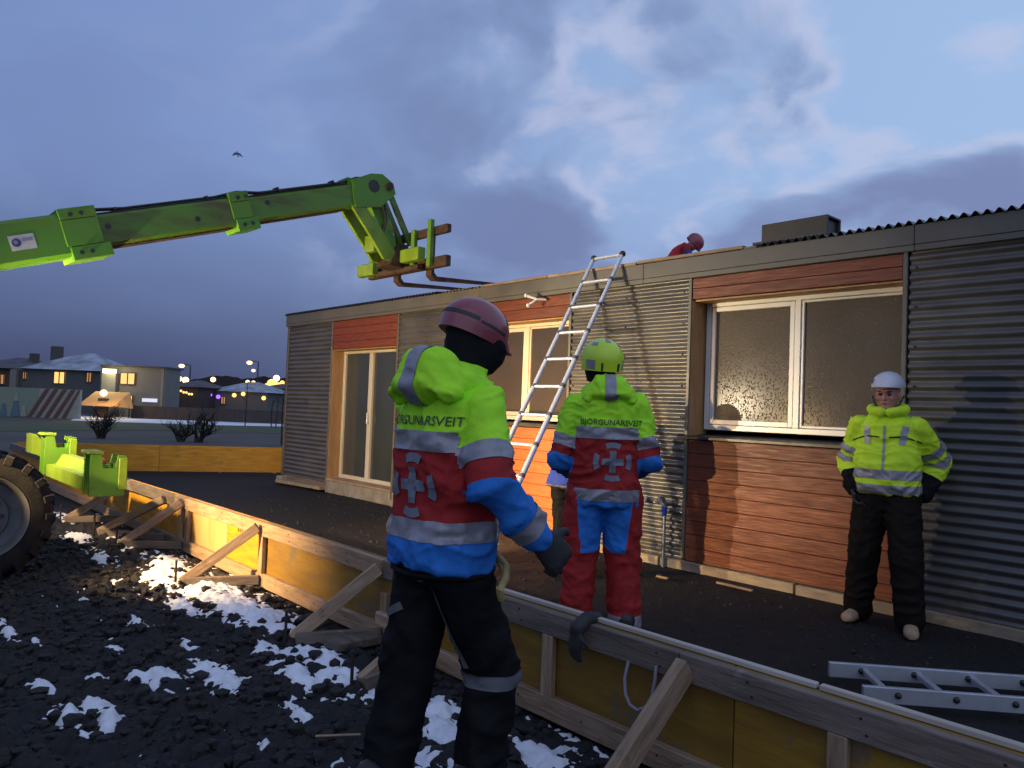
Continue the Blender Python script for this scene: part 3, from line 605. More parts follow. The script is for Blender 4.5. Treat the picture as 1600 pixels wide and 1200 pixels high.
# white strap loop hanging on the formwork
st = MB(); c = at(997, 1040, 3.02)
c = Vector((-1.985, FY-.07, .0))
pts = [(-2.10, FY-.06, .40), (-2.105, FY-.075, .33), (-2.09, FY-.085, .27), (-2.06, FY-.09, .235), (-2.02, FY-.09, .225), (-1.98, FY-.085, .25), (-1.955, FY-.08, .30), (-1.95, FY-.07, .37), (-1.955, FY-.06, .42)]
o = MB().tube(pts, .007, 8).build('strap_loop', M['stickgrey']); tag(o, 'pale plastic strap loop hanging down the yellow formwork by the near prop', 'strap')
# litter of small offcuts
for (x, y, L, a) in ((-3.75, 5.85, .42, .5), (-4.2, 5.6, .3, 1.1)):
    o = board('timber_offcut', (x, y, .03), (x+L*math.cos(a), y+L*math.sin(a)*.3-.1, .035), .03, .018, M['timber'], None)
    tag(o, 'thin pale timber offcut on the gravel below the right window' if L > .4 else 'short pale timber offcut on the gravel behind the standing workers', 'offcut')
o = board('stick', (-2.95, 1.62, .05), (-2.80, 1.75, .075), .012, .010, M['timber'], None); tag(o, 'thin pale splinter of wood on the black stones near the walking man', 'stick')

# ================================================================== ladders
ld = thing('telescopic_ladder', (-5.4, 4.36, 0), 'aluminium telescopic ladder leaning against the roof edge', 'ladder')
A, B = Vector((0, 4.36, 0)), Vector((0, 6.17, 3.13)); N = 11
def lp(x, t): p = A.lerp(B, t); return Vector((x, p.y, p.z))
for sx in (-5.6, -5.2):
    stile = MB()
    for k in range(N):
        r = .031 - .0011*k
        stile.tube([lp(sx, k/N+.002), lp(sx, (k+1)/N)], r, 14)
    s_ = stile.build('stile', M['alu'], ld)
    for k in range(1, N+1): MB().tube([lp(sx, k/N-.006), lp(sx, k/N+.004)], .0335-.0011*k, 14).build('collar', M['rim'], s_)
    MB().tube([lp(sx, -.003), lp(sx, .015)], .036, 12).build('foot', M['black'], ld)
    MB().ell(lp(sx, 1.0), (.034, .034, .034)).build('end_cap', M['black'], ld)
for k in range(1, N+1):
    p = lp(0, k/N-.003); w = .021
    MB().bbox((-5.6+.02, p.y-.022, p.z-.014), (-5.2-.02, p.y+.022, p.z+.014), .008).build('rung', M['alu'], ld)
# second ladder lying on the gravel
l2 = thing('aluminium_ladder', (-1.4, 4.4, 0), 'flat aluminium ladder lying on the dark gravel at the right', 'ladder')
d = Vector((.745, .667, 0)).normalized(); n = Vector((d.y, -d.x, 0)); o0 = Vector((-2.0, 4.26, .03))
for k, (s, a) in enumerate(((0, 0), (.36, .06))):
    p = o0+n*s+d*a; rl = board('rail', p+Vector((0, 0, .045)), p+d*2.6+Vector((0, 0, .045)), .028, .082, M['aluflat'], l2)
    for j in range(9):
        q = p+d*(.17+j*.28)+n*.016+Vector((0, 0, .05)); MB().ell(q, (.017, .017, .017), 10, 6).build('rung_plug', M['black'], l2)
for j in range(9):
    q = o0+d*(.19+j*.28)+Vector((0, 0, .05)); board('rung', q+n*.012, q+n*.35, .032, .03, M['aluflat'], l2)
# ================================================================== telehandler
th = thing('telehandler', (-8.1, -1.0, 0), 'green telescopic handler with its boom and forks raised over the house roof', 'telehandler')
BX = -8.08
u = Vector((0, math.cos(R_(19)), math.sin(R_(19)))); w = Vector((0, -u.z, u.y))
O = Vector((BX, 1.10, 2.715))                      # a point on the boom axis
def bsec(name, s0, s1, hw, hh, mt, ch=.03, parent=th):
    """hollow-looking boom section: octagonal box along the boom axis"""
    prof = [(-hw, -hh+ch), (-hw+ch, -hh), (hw-ch, -hh), (hw, -hh+ch), (hw, hh-ch), (hw-ch, hh), (-hw+ch, hh), (-hw, hh-ch)]
    v = [O + u*s + Vector((a, 0, 0)) + w*b for s in (s0, s1) for a, b in prof]; n = 8
    f = [tuple(range(n)), tuple(reversed(range(n, 2*n)))] + [(i, (i+1) % n, (i+1) % n+n, i+n) for i in range(n)]
    return MB().add(v, f).build(name, mt, parent)
b1 = bsec('boom_base', -4.4, .62, .19, .195, M['green'])
b2 = bsec('boom_section', .4, 2.25, .155, .150, M['greenboom'])
b3 = bsec('boom_section', 2.1, 3.72, .135, .138, M['greenboom'])
def sidebox(name, s0, s1, b0, b1_, x0, x1, mt, parent, bev=.006):
    m = MB().bbox((x0, s0, b0), (x1, s1, b1_), bev)
    m.v = [tuple(O + u*p[1] + w*p[2] + Vector((p[0], 0, 0))) for p in m.v]
    return m.build(name, mt, parent)
# collars at the ends of the sections, with bolts
for s0, s1, hw, hh, par in ((.50, .82, .205, .205, b1), (2.12, 2.34, .172, .172, b2)):
    c = sidebox('collar', s0, s1, hh-.075, hh+.028, BX*0-hw, BX*0+hw, M['green'], par)
    c2 = sidebox('collar', s0+.02, s1+.05, -hh-.035, -hh+.09, -hw, hw, M['green'], par)
    sidebox('collar_side', s0, s1, -hh+.092, hh-.077, hw-.03, hw, M['green'], par)
    sidebox('collar_side', s0, s1, -hh+.092, hh-.077, -hw, -hw+.03, M['green'], par)
    for q in (s0+.10, s0+.19):
        for bb in (hh-.03, -hh+.03):
            p = O+u*q+w*bb+Vector((hw, 0, 0)); MB().lathe(p, (1, 0, 0), [(-.004, .02), (.012, .02)], 8).build('bolt', M['darkmetal'], par)
for s, hh, hw, par in ((.9, .03, .155, b2), (1.75, -.02, .155, b2), (2.55, .05, .135, b3)):
    MB().lathe(O+u*s+w*hh+Vector((hw, 0, 0)), (1, 0, 0), [(-.002, .028), (.003, .028)], 10).build('access_plug', M['darkmetal'], par)
sidebox('wear_strip', .83, 2.11, -.166, -.151, -.10, .12, M['rust'], b2); sidebox('wear_strip', 2.36, 3.5, -.150, -.139, -.09, .11, M['rust'], b3)
sidebox('hose_guard', .83, 2.11, .151, .166, .02, .13, M['darkmetal'], b2); sidebox('hose_guard', 2.36, 3.6, .139, .152, .02, .12, M['darkmetal'], b3)
# sticker on the base section: white plate, dark blue roundel, grey bar
sk = sidebox('sticker', .065, .265, -.075, .055, .1905, .1925, M['sticker'], b1, .0008)
MB().lathe(O+u*.118+w*(-.008)+Vector((.1925, 0, 0)), (1, 0, 0), [(0, .037), (.0015, .037)], 20).build('roundel', M['stickblue'], b1)
MB().lathe(O+u*.112+w*(-.004)+Vector((.1942, 0, 0)), (1, 0, 0), [(0, .017), (.001, .017)], 16).build('roundel_centre', M['stickgrey'], b1)
sidebox('print_bar', .165, .25, -.005, .025, .1930, .1938, M['stickgrey'], b1, .0002)
# boom head, drop neck
hd = MB()
hp = [(4.50, 4.075), (4.74, 4.20), (4.90, 4.23), (5.06, 4.15), (5.10, 4.03), (5.00, 3.93), (4.90, 3.83), (4.55, 3.76)]
for x0, x1 in ((BX-.165, BX-.12), (BX+.12, BX+.165)): hd.prism(hp, 0, x0, x1)
hd.box((BX-.12, 4.46, 3.84), (BX+.12, 4.80, 4.10))
head = hd.build('boom_head', M['green'], th)
MB().lathe((BX+.165, 4.79, 4.06), (1, 0, 0), [(-.003, .075), (.006, .075)], 18).build('head_hole', M['darkmetal'], head)
MB().lathe((BX+.165, 5.0, 4.10), (1, 0, 0), [(-.34, .045), (.03, .045)], 14).build('pivot_pin', M['rust'], head)
nk = MB(); npoly = [(4.50, 3.79), (4.70, 3.80), (4.98, 3.52), (5.16, 3.30), (5.16, 3.20), (4.98, 3.22), (4.84, 3.40)]
for x0, x1 in ((BX-.15, BX-.105), (BX+.105, BX+.15)): nk.prism(npoly, 0, x0, x1)
nk.box((BX-.104, 4.86, 3.30), (BX+.104, 4.93, 3.50)); nk.build('drop_neck', M['greenlit'], th)
MB().prism([(4.82, 3.86), (5.02, 3.92), (5.26, 3.30), (5.12, 3.27)], 0, BX-.06, BX+.06).build('neck_core', M['green'], th)
MB().beam((BX+.09, 5.03, 4.09), (BX+.09, 5.40, 3.46), .035, .07).build('tilt_link', M['greenboom'], th)
MB().beam((BX-.09, 5.03, 4.09), (BX-.09, 5.40, 3.46), .035, .07).build('tilt_link', M['greenboom'], th)
cy = MB().tube([(BX+.03, 4.88, 3.74), (BX+.03, 5.03, 3.47)], .045, 14).build('tilt_cylinder', M['green'], th)
MB().tube([(BX+.03, 5.03, 3.47), (BX+.03, 5.14, 3.27)], .026, 12).build('cylinder_rod', M['chrome'], cy)
# hydraulic hoses over the boom and down the neck
def bp_(s, b, x): return O+u*s+w*b+Vector((x, 0, 0))
for k in range(3):
    x = .045+.032*k
    MB().tube([bp_(.7, .215, x), bp_(1.1, .182, x), bp_(2.0, .180, x), bp_(2.25, .205, x), bp_(2.5, .168, x), bp_(3.5, .165, x), bp_(3.75, .20, x), bp_(3.98, .15, x+.02), bp_(4.05, -.05, x+.03), (BX+x, 5.02, 3.72), (BX+x-.02, 4.98, 3.5)], .0125, 7).build('hydraulic_hose', M['black'], th)
for s in (1.0, 1.9, 2.7, 3.4): sidebox('hose_clip', s, s+.03, .168, .20, .025, .13, M['darkmetal'], th, .003)
# fork carriage
cg = MB(); CY = 5.36
cg.bbox((BX-.86, CY+.02, 3.52), (BX+.86, CY+.09, 3.62), .008).bbox((BX-.86, CY+.02, 3.12), (BX+.86, CY+.10, 3.25), .008)
car = cg.build('fork_carriage', M['rust'], th)
for x in (-.72, -.24, .24, .58): MB().bbox((BX+x-.035, CY-.04, 3.13), (BX+x+.035, CY+.018, 3.70 if x > .4 else 3.62), .006).build('carriage_upright', M['green'], car)
MB().bbox((BX-.88, CY-.14, 3.13), (BX-.50, CY-.045, 3.29), .01).build('hitch_box', M['greenlit'], car)
MB().bbox((BX+.12, CY-.16, 3.20), (BX+.54, CY-.045, 3.36), .01).build('hitch_box', M['greenlit'], car)
MB().prism([(CY-.3, 3.16), (CY-.04, 3.14), (CY-.04, 3.44), (CY-.16, 3.44)], 0, BX-.16, BX+.16).build('hitch_bracket', M['rust'], car)
MB().bbox((BX-.45, CY-.10, 3.10), (BX+.45, CY+.0, 3.165), .01).build('hitch_bar', M['rust'], car)
for x in (-8.40, -7.68):
    fk = MB().prism([(CY+.11, 3.60), (CY+.155, 3.60), (CY+.155, 3.10), (CY+.20, 3.055), (6.62, 3.115), (6.62, 3.095), (CY+.18, 3.005), (CY+.11, 3.06)], 0, x-.055, x+.055)
    fk.build('fork', M['rust'], th)
# chassis, engine cover, cab (left of the picture)
ch = MB().bbox((-8.55, -3.6, .55), (-7.60, 1.30, .86), .03); ch.build('chassis', M['green'], th)
MB().bbox((-7.55, -2.9, .7), (-7.02, -.35, 1.55), .06).build('engine_cover', M['green'], th)
MB().bbox((-8.30, -3.8, .98), (-7.86, -2.2, 1.45), .04).build('boom_mount', M['green'], th)
cab = MB(); x0, x1, y0, y1 = -9.15, -8.34, -2.0, -.5
for x in (x0, x1-.06):
    for y in (y0, y1-.06): cab.bbox((x, y, .9), (x+.06, y+.06, 2.42), .01)
cab.bbox((x0-.02, y0-.02, 2.421), (x1+.02, y1+.02, 2.50), .02).bbox((x0, y0, .55), (x1, y1, .899), .03)
cb = cab.build('cab', M['green'], th)
MB().box((x1-.035, y0+.06, .91), (x1-.025, y1-.06, 2.41)).build('cab_glass', M['glass'], cb); MB().box((x0+.06, y1-.035, .91), (x1-.06, y1-.025, 2.41)).build('cab_glass', M['glass'], cb)
MB().bbox((-8.95, -1.75, .92), (-8.5, -1.3, 1.35), .05).build('seat', M['black'], cb)
# wheels
def wheel(c, sgn, R=.505, hw=.19):
    prof = [(-hw, .33), (-hw-.005, .40), (-hw+.015, R-.05), (-hw+.06, R-.018), (0, R-.012), (hw-.06, R-.018), (hw-.015, R-.05), (hw+.005, .40), (hw, .33), (hw-.05, .30), (-hw+.05, .30)]
    t = MB(); t.lathe(c, (1, 0, 0), prof + [prof[0]], 48)
    t.f = t.f[:-2]; t.sm = t.sm[:-2]
    wh = t.build('wheel', M['rubber'], th)
    lg = MB(); n = 20
    for k in range(n):
        for s in (-1, 1):
            a = 2*math.pi*(k+(.5 if s > 0 else 0))/n
            p = Vector(c)+Vector((s*.01, math.cos(a)*(R-.008), math.sin(a)*(R-.008))); a2 = a+.13
            q = Vector(c)+Vector((s*(hw-.012), math.cos(a2)*(R-.028), math.sin(a2)*(R-.028)))
            lg.beam(p, q, .055, .036, up=(0, math.cos(a), math.sin(a)))
            q2 = Vector(c)+Vector((s*(hw+.004), math.cos(a2)*(R-.085), math.sin(a2)*(R-.085))); lg.beam(q, q2, .03, .05, up=(0, -math.sin(a), math.cos(a)))
    lg.build('tread_lugs', M['rubber'], wh)
    rm = MB(); s = sgn
    rm.lathe(c, (s, 0, 0), [(hw-.02, .325), (hw-.005, .315), (hw-.03, .295), (hw-.10, .275), (hw-.115, .20), (hw-.085, .185), (hw-.085, .11), (hw-.04, .10), (hw-.035, .0)], 40); rm.f = rm.f[:-2]; rm.sm = rm.sm[:-2]
    r = rm.build('rim', M['rim'], wh)
    for k in range(8):
        a = 2*math.pi*k/8; p = Vector(c)+Vector((s*(hw-.087), math.cos(a)*.148, math.sin(a)*.148)); MB().lathe(p, (s, 0, 0), [(0, .014), (.02, .012)], 6).build('wheel_nut', M['darkmetal'], r)
    return wh
for y in (.95, -2.25): wheel((-7.12, y, .485), 1); wheel((-9.05, y, .485), -1)
MB().tube([(-8.86, .95, .485), (-7.31, .95, .485)], .09, 12).build('axle', M['darkmetal'], th)
MB().tube([(-8.86, -2.25, .485), (-7.31, -2.25, .485)], .09, 12).build('axle', M['darkmetal'], th)
# front stabiliser frame in front of the wheels
sf = MB().prism([(1.76, .60), (1.94, .56), (2.02, .70), (1.98, .82), (1.90, .82), (1.84, .72), (1.76, .72)], 0, -9.0, -7.55)
fr = sf.build('stabiliser_beam', M['greenlit'], th)
def bracket(xc, z0, z1):
    m = MB().prism([(1.76, z0), (2.04, z0), (2.04, z1-.03), (1.98, z1-.03), (1.96, z1-.14), (1.86, z1-.14), (1.84, z1-.02), (1.76, z1-.02)], 0, xc-.11, xc-.075)
    m.prism([(1.76, z0), (2.04, z0), (2.04, z1-.03), (1.98, z1-.03), (1.96, z1-.14), (1.86, z1-.14), (1.84, z1-.02), (1.76, z1-.02)], 0, xc+.075, xc+.11)
    m.box((xc-.074, 1.95, z0), (xc+.074, 1.985, z1-.1)); b = m.build('stabiliser_bracket', M['green'], th)
    MB().bbox((xc-.12, 1.73, z1-.018), (xc+.12, 1.86, z1+.01), .006).build('cap_plate', M['greenlit'], b)
    MB().bbox((xc+.112, 1.98, z0+.05), (xc+.135, 2.05, z1-.05), .006).build('edge_plate', M['greenlit'], b)
    return b
bracket(-7.42, .57, .95); bracket(-9.22, .60, 1.02)
MB().prism([(1.70, .80), (1.92, .72), (1.92, .76), (1.74, 1.0), (1.70, 1.0)], 0, -9.75, -9.45).build('stabiliser_arm', M['greenlit'], th)
M['orangelamp'] = mat('orange_marker_lamp', (0.55, 0.10, 0.03), rough=0.25, coat=.6)
MB().ell((-7.62, 1.93, .84), (.04, .03, .04)).build('marker_lamp', M['orangelamp'], th)
# work lamps
M['lampwarm'] = glow('lamp_warm', (1, .72, .38), 30); M['lampcool'] = glow('lamp_cool', (1, .93, .80), 60)
def worklamp(p, target, W, colr, size, blend, mtl, par, r=.06, radius=.05, name='work_lamp'):
    p, t = Vector(p), Vector(target); d = (t-p).normalized()
    b = MB().lathe(p-d*.10, d, [(0, .02), (.02, r*.9), (.09, r), (.1, r)], 18).build(name, M['black'], par)
    MB().lathe(p, d, [(.001, r*.9), (.004, r*.9)], 18).build('lens', mtl, b)
    l = bpy.data.lights.new('lamp_light', 'SPOT'); l.energy = W; l.color = colr; l.spot_size = R_(size); l.spot_blend = blend; l.shadow_soft_size = radius
    o = bpy.data.objects.new('lamp_light', l); link(o, b); o.location = p+d*.03-rootloc(b); o.rotation_euler = d.to_track_quat('-Z', 'Y').to_euler()
    return b
worklamp((-6.62, .15, 1.28), (-6.25, 3.2, .56), LA, (1.0, .64, .26), 66, 1.0, M['lampwarm'], th, radius=.035)
MB().beam((-6.62, .04, 1.28), (-7.2, .0, 1.28), .03, .03).build('lamp_arm', M['black'], th)
worklamp((-7.70, .30, 1.67), (-4.75, 6.2, 1.75), LB, (1.0, .82, .54), 48, 1.0, M['lampcool'], th, radius=.03)
MB().beam((-7.70, .22, 1.60), (-7.74, .1, .98), .03, .03).build('lamp_arm', M['black'], th)
worklamp((-7.75, .62, 1.10), (-7.95, 4.3, 3.6), LD, (1.0, .84, .45), 100, .9, M['lampwarm'], th, radius=.05)
worklamp((-8.35, .45, 1.95), (-9.6, 6.2, 1.15), LE, (1.0, .70, .36), 112, .9, M['lampwarm'], th, radius=.05)
MB().beam((-8.35, .36, 1.95), (-8.35, .1, .86), .03, .03).build('lamp_arm', M['black'], th)
# floodlight standing on the gravel by the ladder foot, behind the walking man
fl = thing('floodlight', (-5.95, 4.45, 0), 'small floodlight on a low stand on the gravel near the ladder foot', 'floodlight')
MB().tube([(-6.07, 4.40, .02), (-6.07, 4.40, .04), (-6.07, 4.42, .22)], .012).build('stand_leg', M['darkmetal'], fl); MB().tube([(-5.83, 4.40, .02), (-5.83, 4.40, .04), (-5.83, 4.42, .22)], .012).build('stand_leg', M['darkmetal'], fl)
MB().beam((-6.14, 4.40, .02), (-5.76, 4.40, .02), .03, .02).build('stand_foot', M['darkmetal'], fl)
worklamp((-5.95, 4.46, .30), (-6.75, 6.2, .62), LC, (1.0, .55, .20), 100, .9, M['lampwarm'], fl, r=.09, radius=.08, name='lamp_head')
# ================================================================== beyond the site: houses, wall, lamps, shrubs
M['farwall'] = mat('far_house_wall', (0.085, 0.095, 0.10), (0.07, 0.078, 0.082), scale=.5, rough=.85)
M['farcream'] = mat('far_house_cream', (0.20, 0.195, 0.17), (0.17, 0.165, 0.145), scale=.5, rough=.85)
M['fargrey'] = mat('far_building_grey', (0.155, 0.15, 0.135), (0.125, 0.12, 0.108), scale=.4, rough=.85)
M['farbrown'] = mat('far_house_brown', (0.075, 0.058, 0.05), (0.05, 0.04, 0.036), scale=.5, rough=.9)
M['snowroof'] = mat('snow_dusted_roof', (0.42, 0.45, 0.52), (0.17, 0.18, 0.21), scale=.8, rough=.8, detail=8)
M['darkroof'] = mat('dark_roof', (0.06, 0.05, 0.052), (0.10, 0.09, 0.095), scale=.9, rough=.8)
M['chim'] = mat('chimney', (0.08, 0.07, 0.065), rough=.9)
M['lit'] = glow('lit_window', (1, .55, .18), 1.5); M['litdim'] = glow('dim_lit_window', (1, .50, .18), .5)
M['lampy'] = glow('street_light', (1, .72, .34), 3.2); M['lampw'] = glow('bright_wall_light', (1, .90, .50), 7); M['lampo'] = glow('orange_light', (1, .50, .13), 2.6)
M['purple'] = glow('purple_light', (.28, .12, 1), 2.2); M['signglow'] = glow('lit_sign', (.75, .78, 1), 1.0); M['lampwh'] = glow('white_light', (1, .85, .85), 3)
M['murcream'] = mat('mural_cream', (0.34, 0.33, 0.28), (0.28, 0.27, 0.23), scale=.8, rough=.9); M['murgreen'] = mat('mural_green', (0.20, 0.26, 0.20), (0.25, 0.27, 0.20), scale=.7, rough=.9)
M['murred'] = mat('mural_red', (0.15, 0.065, 0.05), rough=.9); M['murblue'] = mat('mural_blue', (0.10, 0.17, 0.21), rough=.9)
M['canvas'] = mat('orange_canvas', (0.62, 0.36, 0.12), (0.52, 0.28, 0.09), scale=1, rough=.8)
GZ = -0.08
AX = _r0.copy()                                # across the view
DP = _d0.copy()                                # away from the camera
def fp(px, D):
    p = at(px, 640, D); return Vector((p.x, p.y, GZ))
def zat(px, py, D): return at(px, py, D).z
def wallpart(name, px0, px1, D, z0, z1, depth, mt, parent):
    a, b = fp(px0, D), fp(px1, D); a2, b2 = a+DP*depth, b+DP*depth
    v = [(p.x, p.y, z) for z in (z0, z1) for p in (a, b, b2, a2)]
    return MB().add(v, [(3, 2, 1, 0), (4, 5, 6, 7), (0, 1, 5, 4), (1, 2, 6, 5), (2, 3, 7, 6), (3, 0, 4, 7)]).build(name, mt, parent)
def hiproof(name, px0, px1, D, depth, ze, zr, over, mt, parent):
    a, b = fp(px0, D)-AX*over-DP*over, fp(px1, D)+AX*over-DP*over; d = depth+2*over; L = (b-a).length; ins = min(d/2, L*.42)
    ed = (b-a).normalized(); r1, r2 = a+ed*ins+DP*d/2, b-ed*ins+DP*d/2
    v = [(a.x, a.y, ze), (b.x, b.y, ze), (b.x+DP.x*d, b.y+DP.y*d, ze), (a.x+DP.x*d, a.y+DP.y*d, ze), (r1.x, r1.y, zr), (r2.x, r2.y, zr)]
    return MB().add(v, [(0, 1, 5, 4), (1, 2, 5), (2, 3, 4, 5), (3, 0, 4), (3, 2, 1, 0)]).build(name, mt, parent)
def win(px0, px1, py0, py1, D, mt, parent, fr=True):
    a, b = at(px0, py1, D), at(px1, py0, D); y = -DP*.06
    p, q = fp(px0, D)+y, fp(px1, D)+y
    w_ = MB().add([(c.x+o.x, c.y+o.y, z) for o in (Vector((0, 0, 0)), DP*.1) for c, z in ((p, a.z), (q, a.z), (q, b.z), (p, b.z))], [(0, 1, 2, 3), (7, 6, 5, 4), (0, 4, 5, 1), (1, 5, 6, 2), (2, 6, 7, 3), (3, 7, 4, 0)]).build('window', mt, parent)
    if fr:
        m = MB(); t = .07; zc = (a.z+b.z)/2; pm = (p+q)/2; e = (q-p).normalized()
        for c0, c1 in (((p, a.z), (q, a.z)), ((p, b.z), (q, b.z)), ((p, a.z), (p, b.z)), ((q, a.z), (q, b.z)), ((pm, a.z), (pm, b.z))):
            o = -DP*.03; m.beam((c0[0].x+o.x, c0[0].y+o.y, c0[1]), (c1[0].x+o.x, c1[0].y+o.y, c1[1]), t, t)
        m.build('window_frame', M['farbrown'], w_)
    return w_
def bulb(name, px, py, D, r, mt, parent):
    p = at(px, py, D); return MB().ell(p, (r, r, r), 10, 7).build(name, mt, parent)
# dark hip-roofed house
h1 = thing('house', fp(90, 60), 'dark teal hip roofed house with snow dusted roof and chimney', 'house')
wallpart('wall', 15, 152, 60, GZ, zat(80, 577, 60), 7, M['farwall'], h1)
hiproof('roof', 38, 152, 60, 7, zat(80, 577, 60), zat(80, 553, 60)+.35, .4, M['snowroof'], h1)
c = fp(84, 63); zc = zat(84, 541, 63); MB().bbox((c.x-.4, c.y-.4, zc-2), (c.x+.4, c.y+.4, zc), .03).build('chimney', M['chim'], h1)
win(33, 39, 581, 592, 60, M['litdim'], h1); win(82, 99, 581, 599, 60, M['lit'], h1); win(133, 141, 582, 597, 60, M['litdim'], h1); wallpart('porch', 12, 22, 59.6, GZ, zat(15, 577, 59.6), .35, M['farcream'], h1)
h2 = thing('house', fp(0, 66), 'dark brown house with small chimney at the left picture edge', 'house')
wallpart('wall', -70, 30, 66, GZ, zat(0, 575, 66), 8, M['farbrown'], h2); hiproof('roof', -70, 44, 66, 8, zat(0, 575, 66), zat(0, 560, 66)+.3, .4, M['darkroof'], h2)
c = fp(49, 69); zc = zat(49, 552, 69); MB().bbox((c.x-.35, c.y-.35, zc-2), (c.x+.35, c.y+.35, zc), .03).build('chimney', M['chim'], h2); win(-6, 4, 585, 600, 66, M['litdim'], h2)
# grey flat building with the bright wall light
h3 = thing('grey_building', fp(210, 54), 'plain grey flat roofed building with bright wall light and lit shop window', 'building')
wallpart('wall', 154, 256, 54, GZ, zat(210, 574, 54), 2.4, M['fargrey'], h3); wallpart('roof_edge', 153, 257, 53.8, zat(210, 574, 54), zat(210, 571.5, 54), 2.8, M['farbrown'], h3)
win(186, 209, 583, 600, 54, M['lit'], h3); win(193, 207, 618, 632, 54, M['lit'], h3); wallpart('corner_strip', 249, 253, 53.95, GZ, zat(260, 575, 54), .1, M['farcream'], h3)
wallpart('sign', 221, 244, 53.9, zat(230, 628, 54), zat(230, 622.5, 54), .12, M['signglow'], h3)
wallpart('porch_wall', 156, 178, 53.5, GZ, zat(165, 583, 54), .45, M['farcream'], h3)
wallpart('wall_light', 157, 176, 53.2, zat(167, 582.5, 53.2), zat(167, 576.5, 53.2), .2, M['lampw'], h3)
l = bpy.data.lights.new('lamp_light', 'POINT'); l.energy = 140; l.color = (1, .85, .5); l.shadow_soft_size = .3; o = link(bpy.data.objects.new('lamp_light', l), h3); o.location = at(167, 582, 52.4)-rootloc(h3)
# orange awning tent
aw = thing('awning_tent', fp(155, 50), 'orange lit canvas awning in front of the grey building', 'tent')
a, b = fp(122, 50), fp(178, 50); e = fp(196, 50); zt, zl = zat(150, 611, 50), zat(150, 633, 50)
v = [(a.x, a.y, zl), (b.x, b.y, zl), (a.x+DP.x*2, a.y+DP.y*2, zt), (b.x+DP.x*2, b.y+DP.y*2, zt), (e.x+DP.x, e.y+DP.y, zl-.1)]
MB().add(v+[(x, y, z-.06) for x, y, z in v], [(0, 1, 3, 2), (1, 4, 3), (5, 7, 8, 6), (6, 8, 9), (0, 5, 6, 1), (1, 6, 9, 4), (0, 2, 7, 5)]).build('canopy', M['canvas'], aw)
for q in (a, b, a+DP*2, b+DP*2): MB().tube([(q.x, q.y, GZ), (q.x, q.y, zl)], .05, 8).build('pole', M['farbrown'], aw)
wallpart('side_wall', 152, 166, 50.6, GZ, zat(150, 622, 50), .3, M['farbrown'], aw); bulb('lamp', 162, 614, 49.6, .22, M['lampy'], aw)
l = bpy.data.lights.new('lamp_light', 'POINT'); l.energy = 160; l.color = (1, .6, .2); l.shadow_soft_size = .2; o = link(bpy.data.objects.new('lamp_light', l), aw); o.location = at(160, 615, 48.9)-rootloc(aw)
# painted garden wall with stripes
mw = thing('painted_wall', fp(60, 46), 'low garden wall painted with slanting cream and dark red stripes', 'wall')
zt, zb = zat(60, 606.5, 46), GZ
wallpart('wall', -60, 60, 46, zb, zt, .2, M['murgreen'], mw)
n = 10; x0, x1 = 60, 124
wallpart('wall', x0, x1, 46, zb, zt-.004, .2, M['murcream'], mw)
for k in range(5):
    xa = 58+k*13.5; s = 27
    p0, p1, q1, q0 = fp(xa-16, 45.95), fp(xa-10, 45.95), fp(xa-10+s, 45.95), fp(xa-16+s, 45.95)
    if k == 4: q0, q1 = fp(121, 45.95), fp(123.5, 45.95)
    MB().add([(p.x+o.x, p.y+o.y, z) for o in (Vector((0, 0, 0)), DP*.04) for p, z in ((p0, zb), (p1, zb), (q1, zt-.02), (q0, zt-.02))], [(0, 1, 2, 3), (7, 6, 5, 4), (0, 4, 5, 1), (1, 5, 6, 2), (2, 6, 7, 3), (3, 7, 4, 0)]).build('painted_stripe', M['murred'], mw)
for (xa, xb, ya, yb, mm) in ((16, 31, 626, 650, 'murblue'), (20, 28, 614, 626, 'murcream'), (0, 10, 630, 648, 'murblue'), (32, 42, 634, 650, 'murcream')):
    p0, p1 = fp(xa, 45.95), fp(xb, 45.95); z0, z1 = max(zat(xa, yb, 46), zb), zat(xa, ya, 46)
    MB().add([(p.x+o.x, p.y+o.y, z) for o in (Vector((0, 0, 0)), DP*.04) for p, z in ((p0, z0), (p1, z0), ((p0*.3+p1*.7), z1), ((p0*.7+p1*.3), z1))], [(0, 1, 2, 3), (7, 6, 5, 4), (0, 4, 5, 1), (1, 5, 6, 2), (2, 6, 7, 3), (3, 7, 4, 0)]).build('painted_figure', M[mm], mw)
# low snowy-roofed house to the right, dark house with fairy lights between
h4 = thing('house', fp(375, 74), 'low white house with snow covered roof and warm and purple lights', 'house')
wallpart('wall', 330, 416, 74, GZ, zat(375, 612, 74), 8, M['fargrey'], h4); hiproof('roof', 326, 420, 74, 8, zat(375, 612, 74), zat(365, 599, 74)+.3, .3, M['snowroof'], h4)
for x, y, mm in ((328, 617, 'purple'), (341, 620, 'purple'), (366, 617.5, 'lampo'), (380, 615.5, 'lampo'), (412, 622, 'lampo')): bulb('lamp', x, y, 73.2, .20, M[mm], h4)
win(345, 352, 620, 631, 74, M['litdim'], h4)
h5 = thing('house', fp(285, 70), 'dark brown house hung with a string of small warm lights', 'house')
wallpart('wall', 262, 308, 70, GZ, zat(285, 604, 70), 7, M['farbrown'], h5); hiproof('roof', 260, 310, 70, 7, zat(285, 604, 70), zat(285, 592, 70), .3, M['darkroof'], h5)
for k in range(9): bulb('string_light', 266+k*4.2, 605.5+k*1.3+(k % 2), 69.4, .10, M['lampo'], h5)
h6 = thing('house', fp(420, 95), 'small dark house with pale gable far behind the snowy roofed one', 'house')
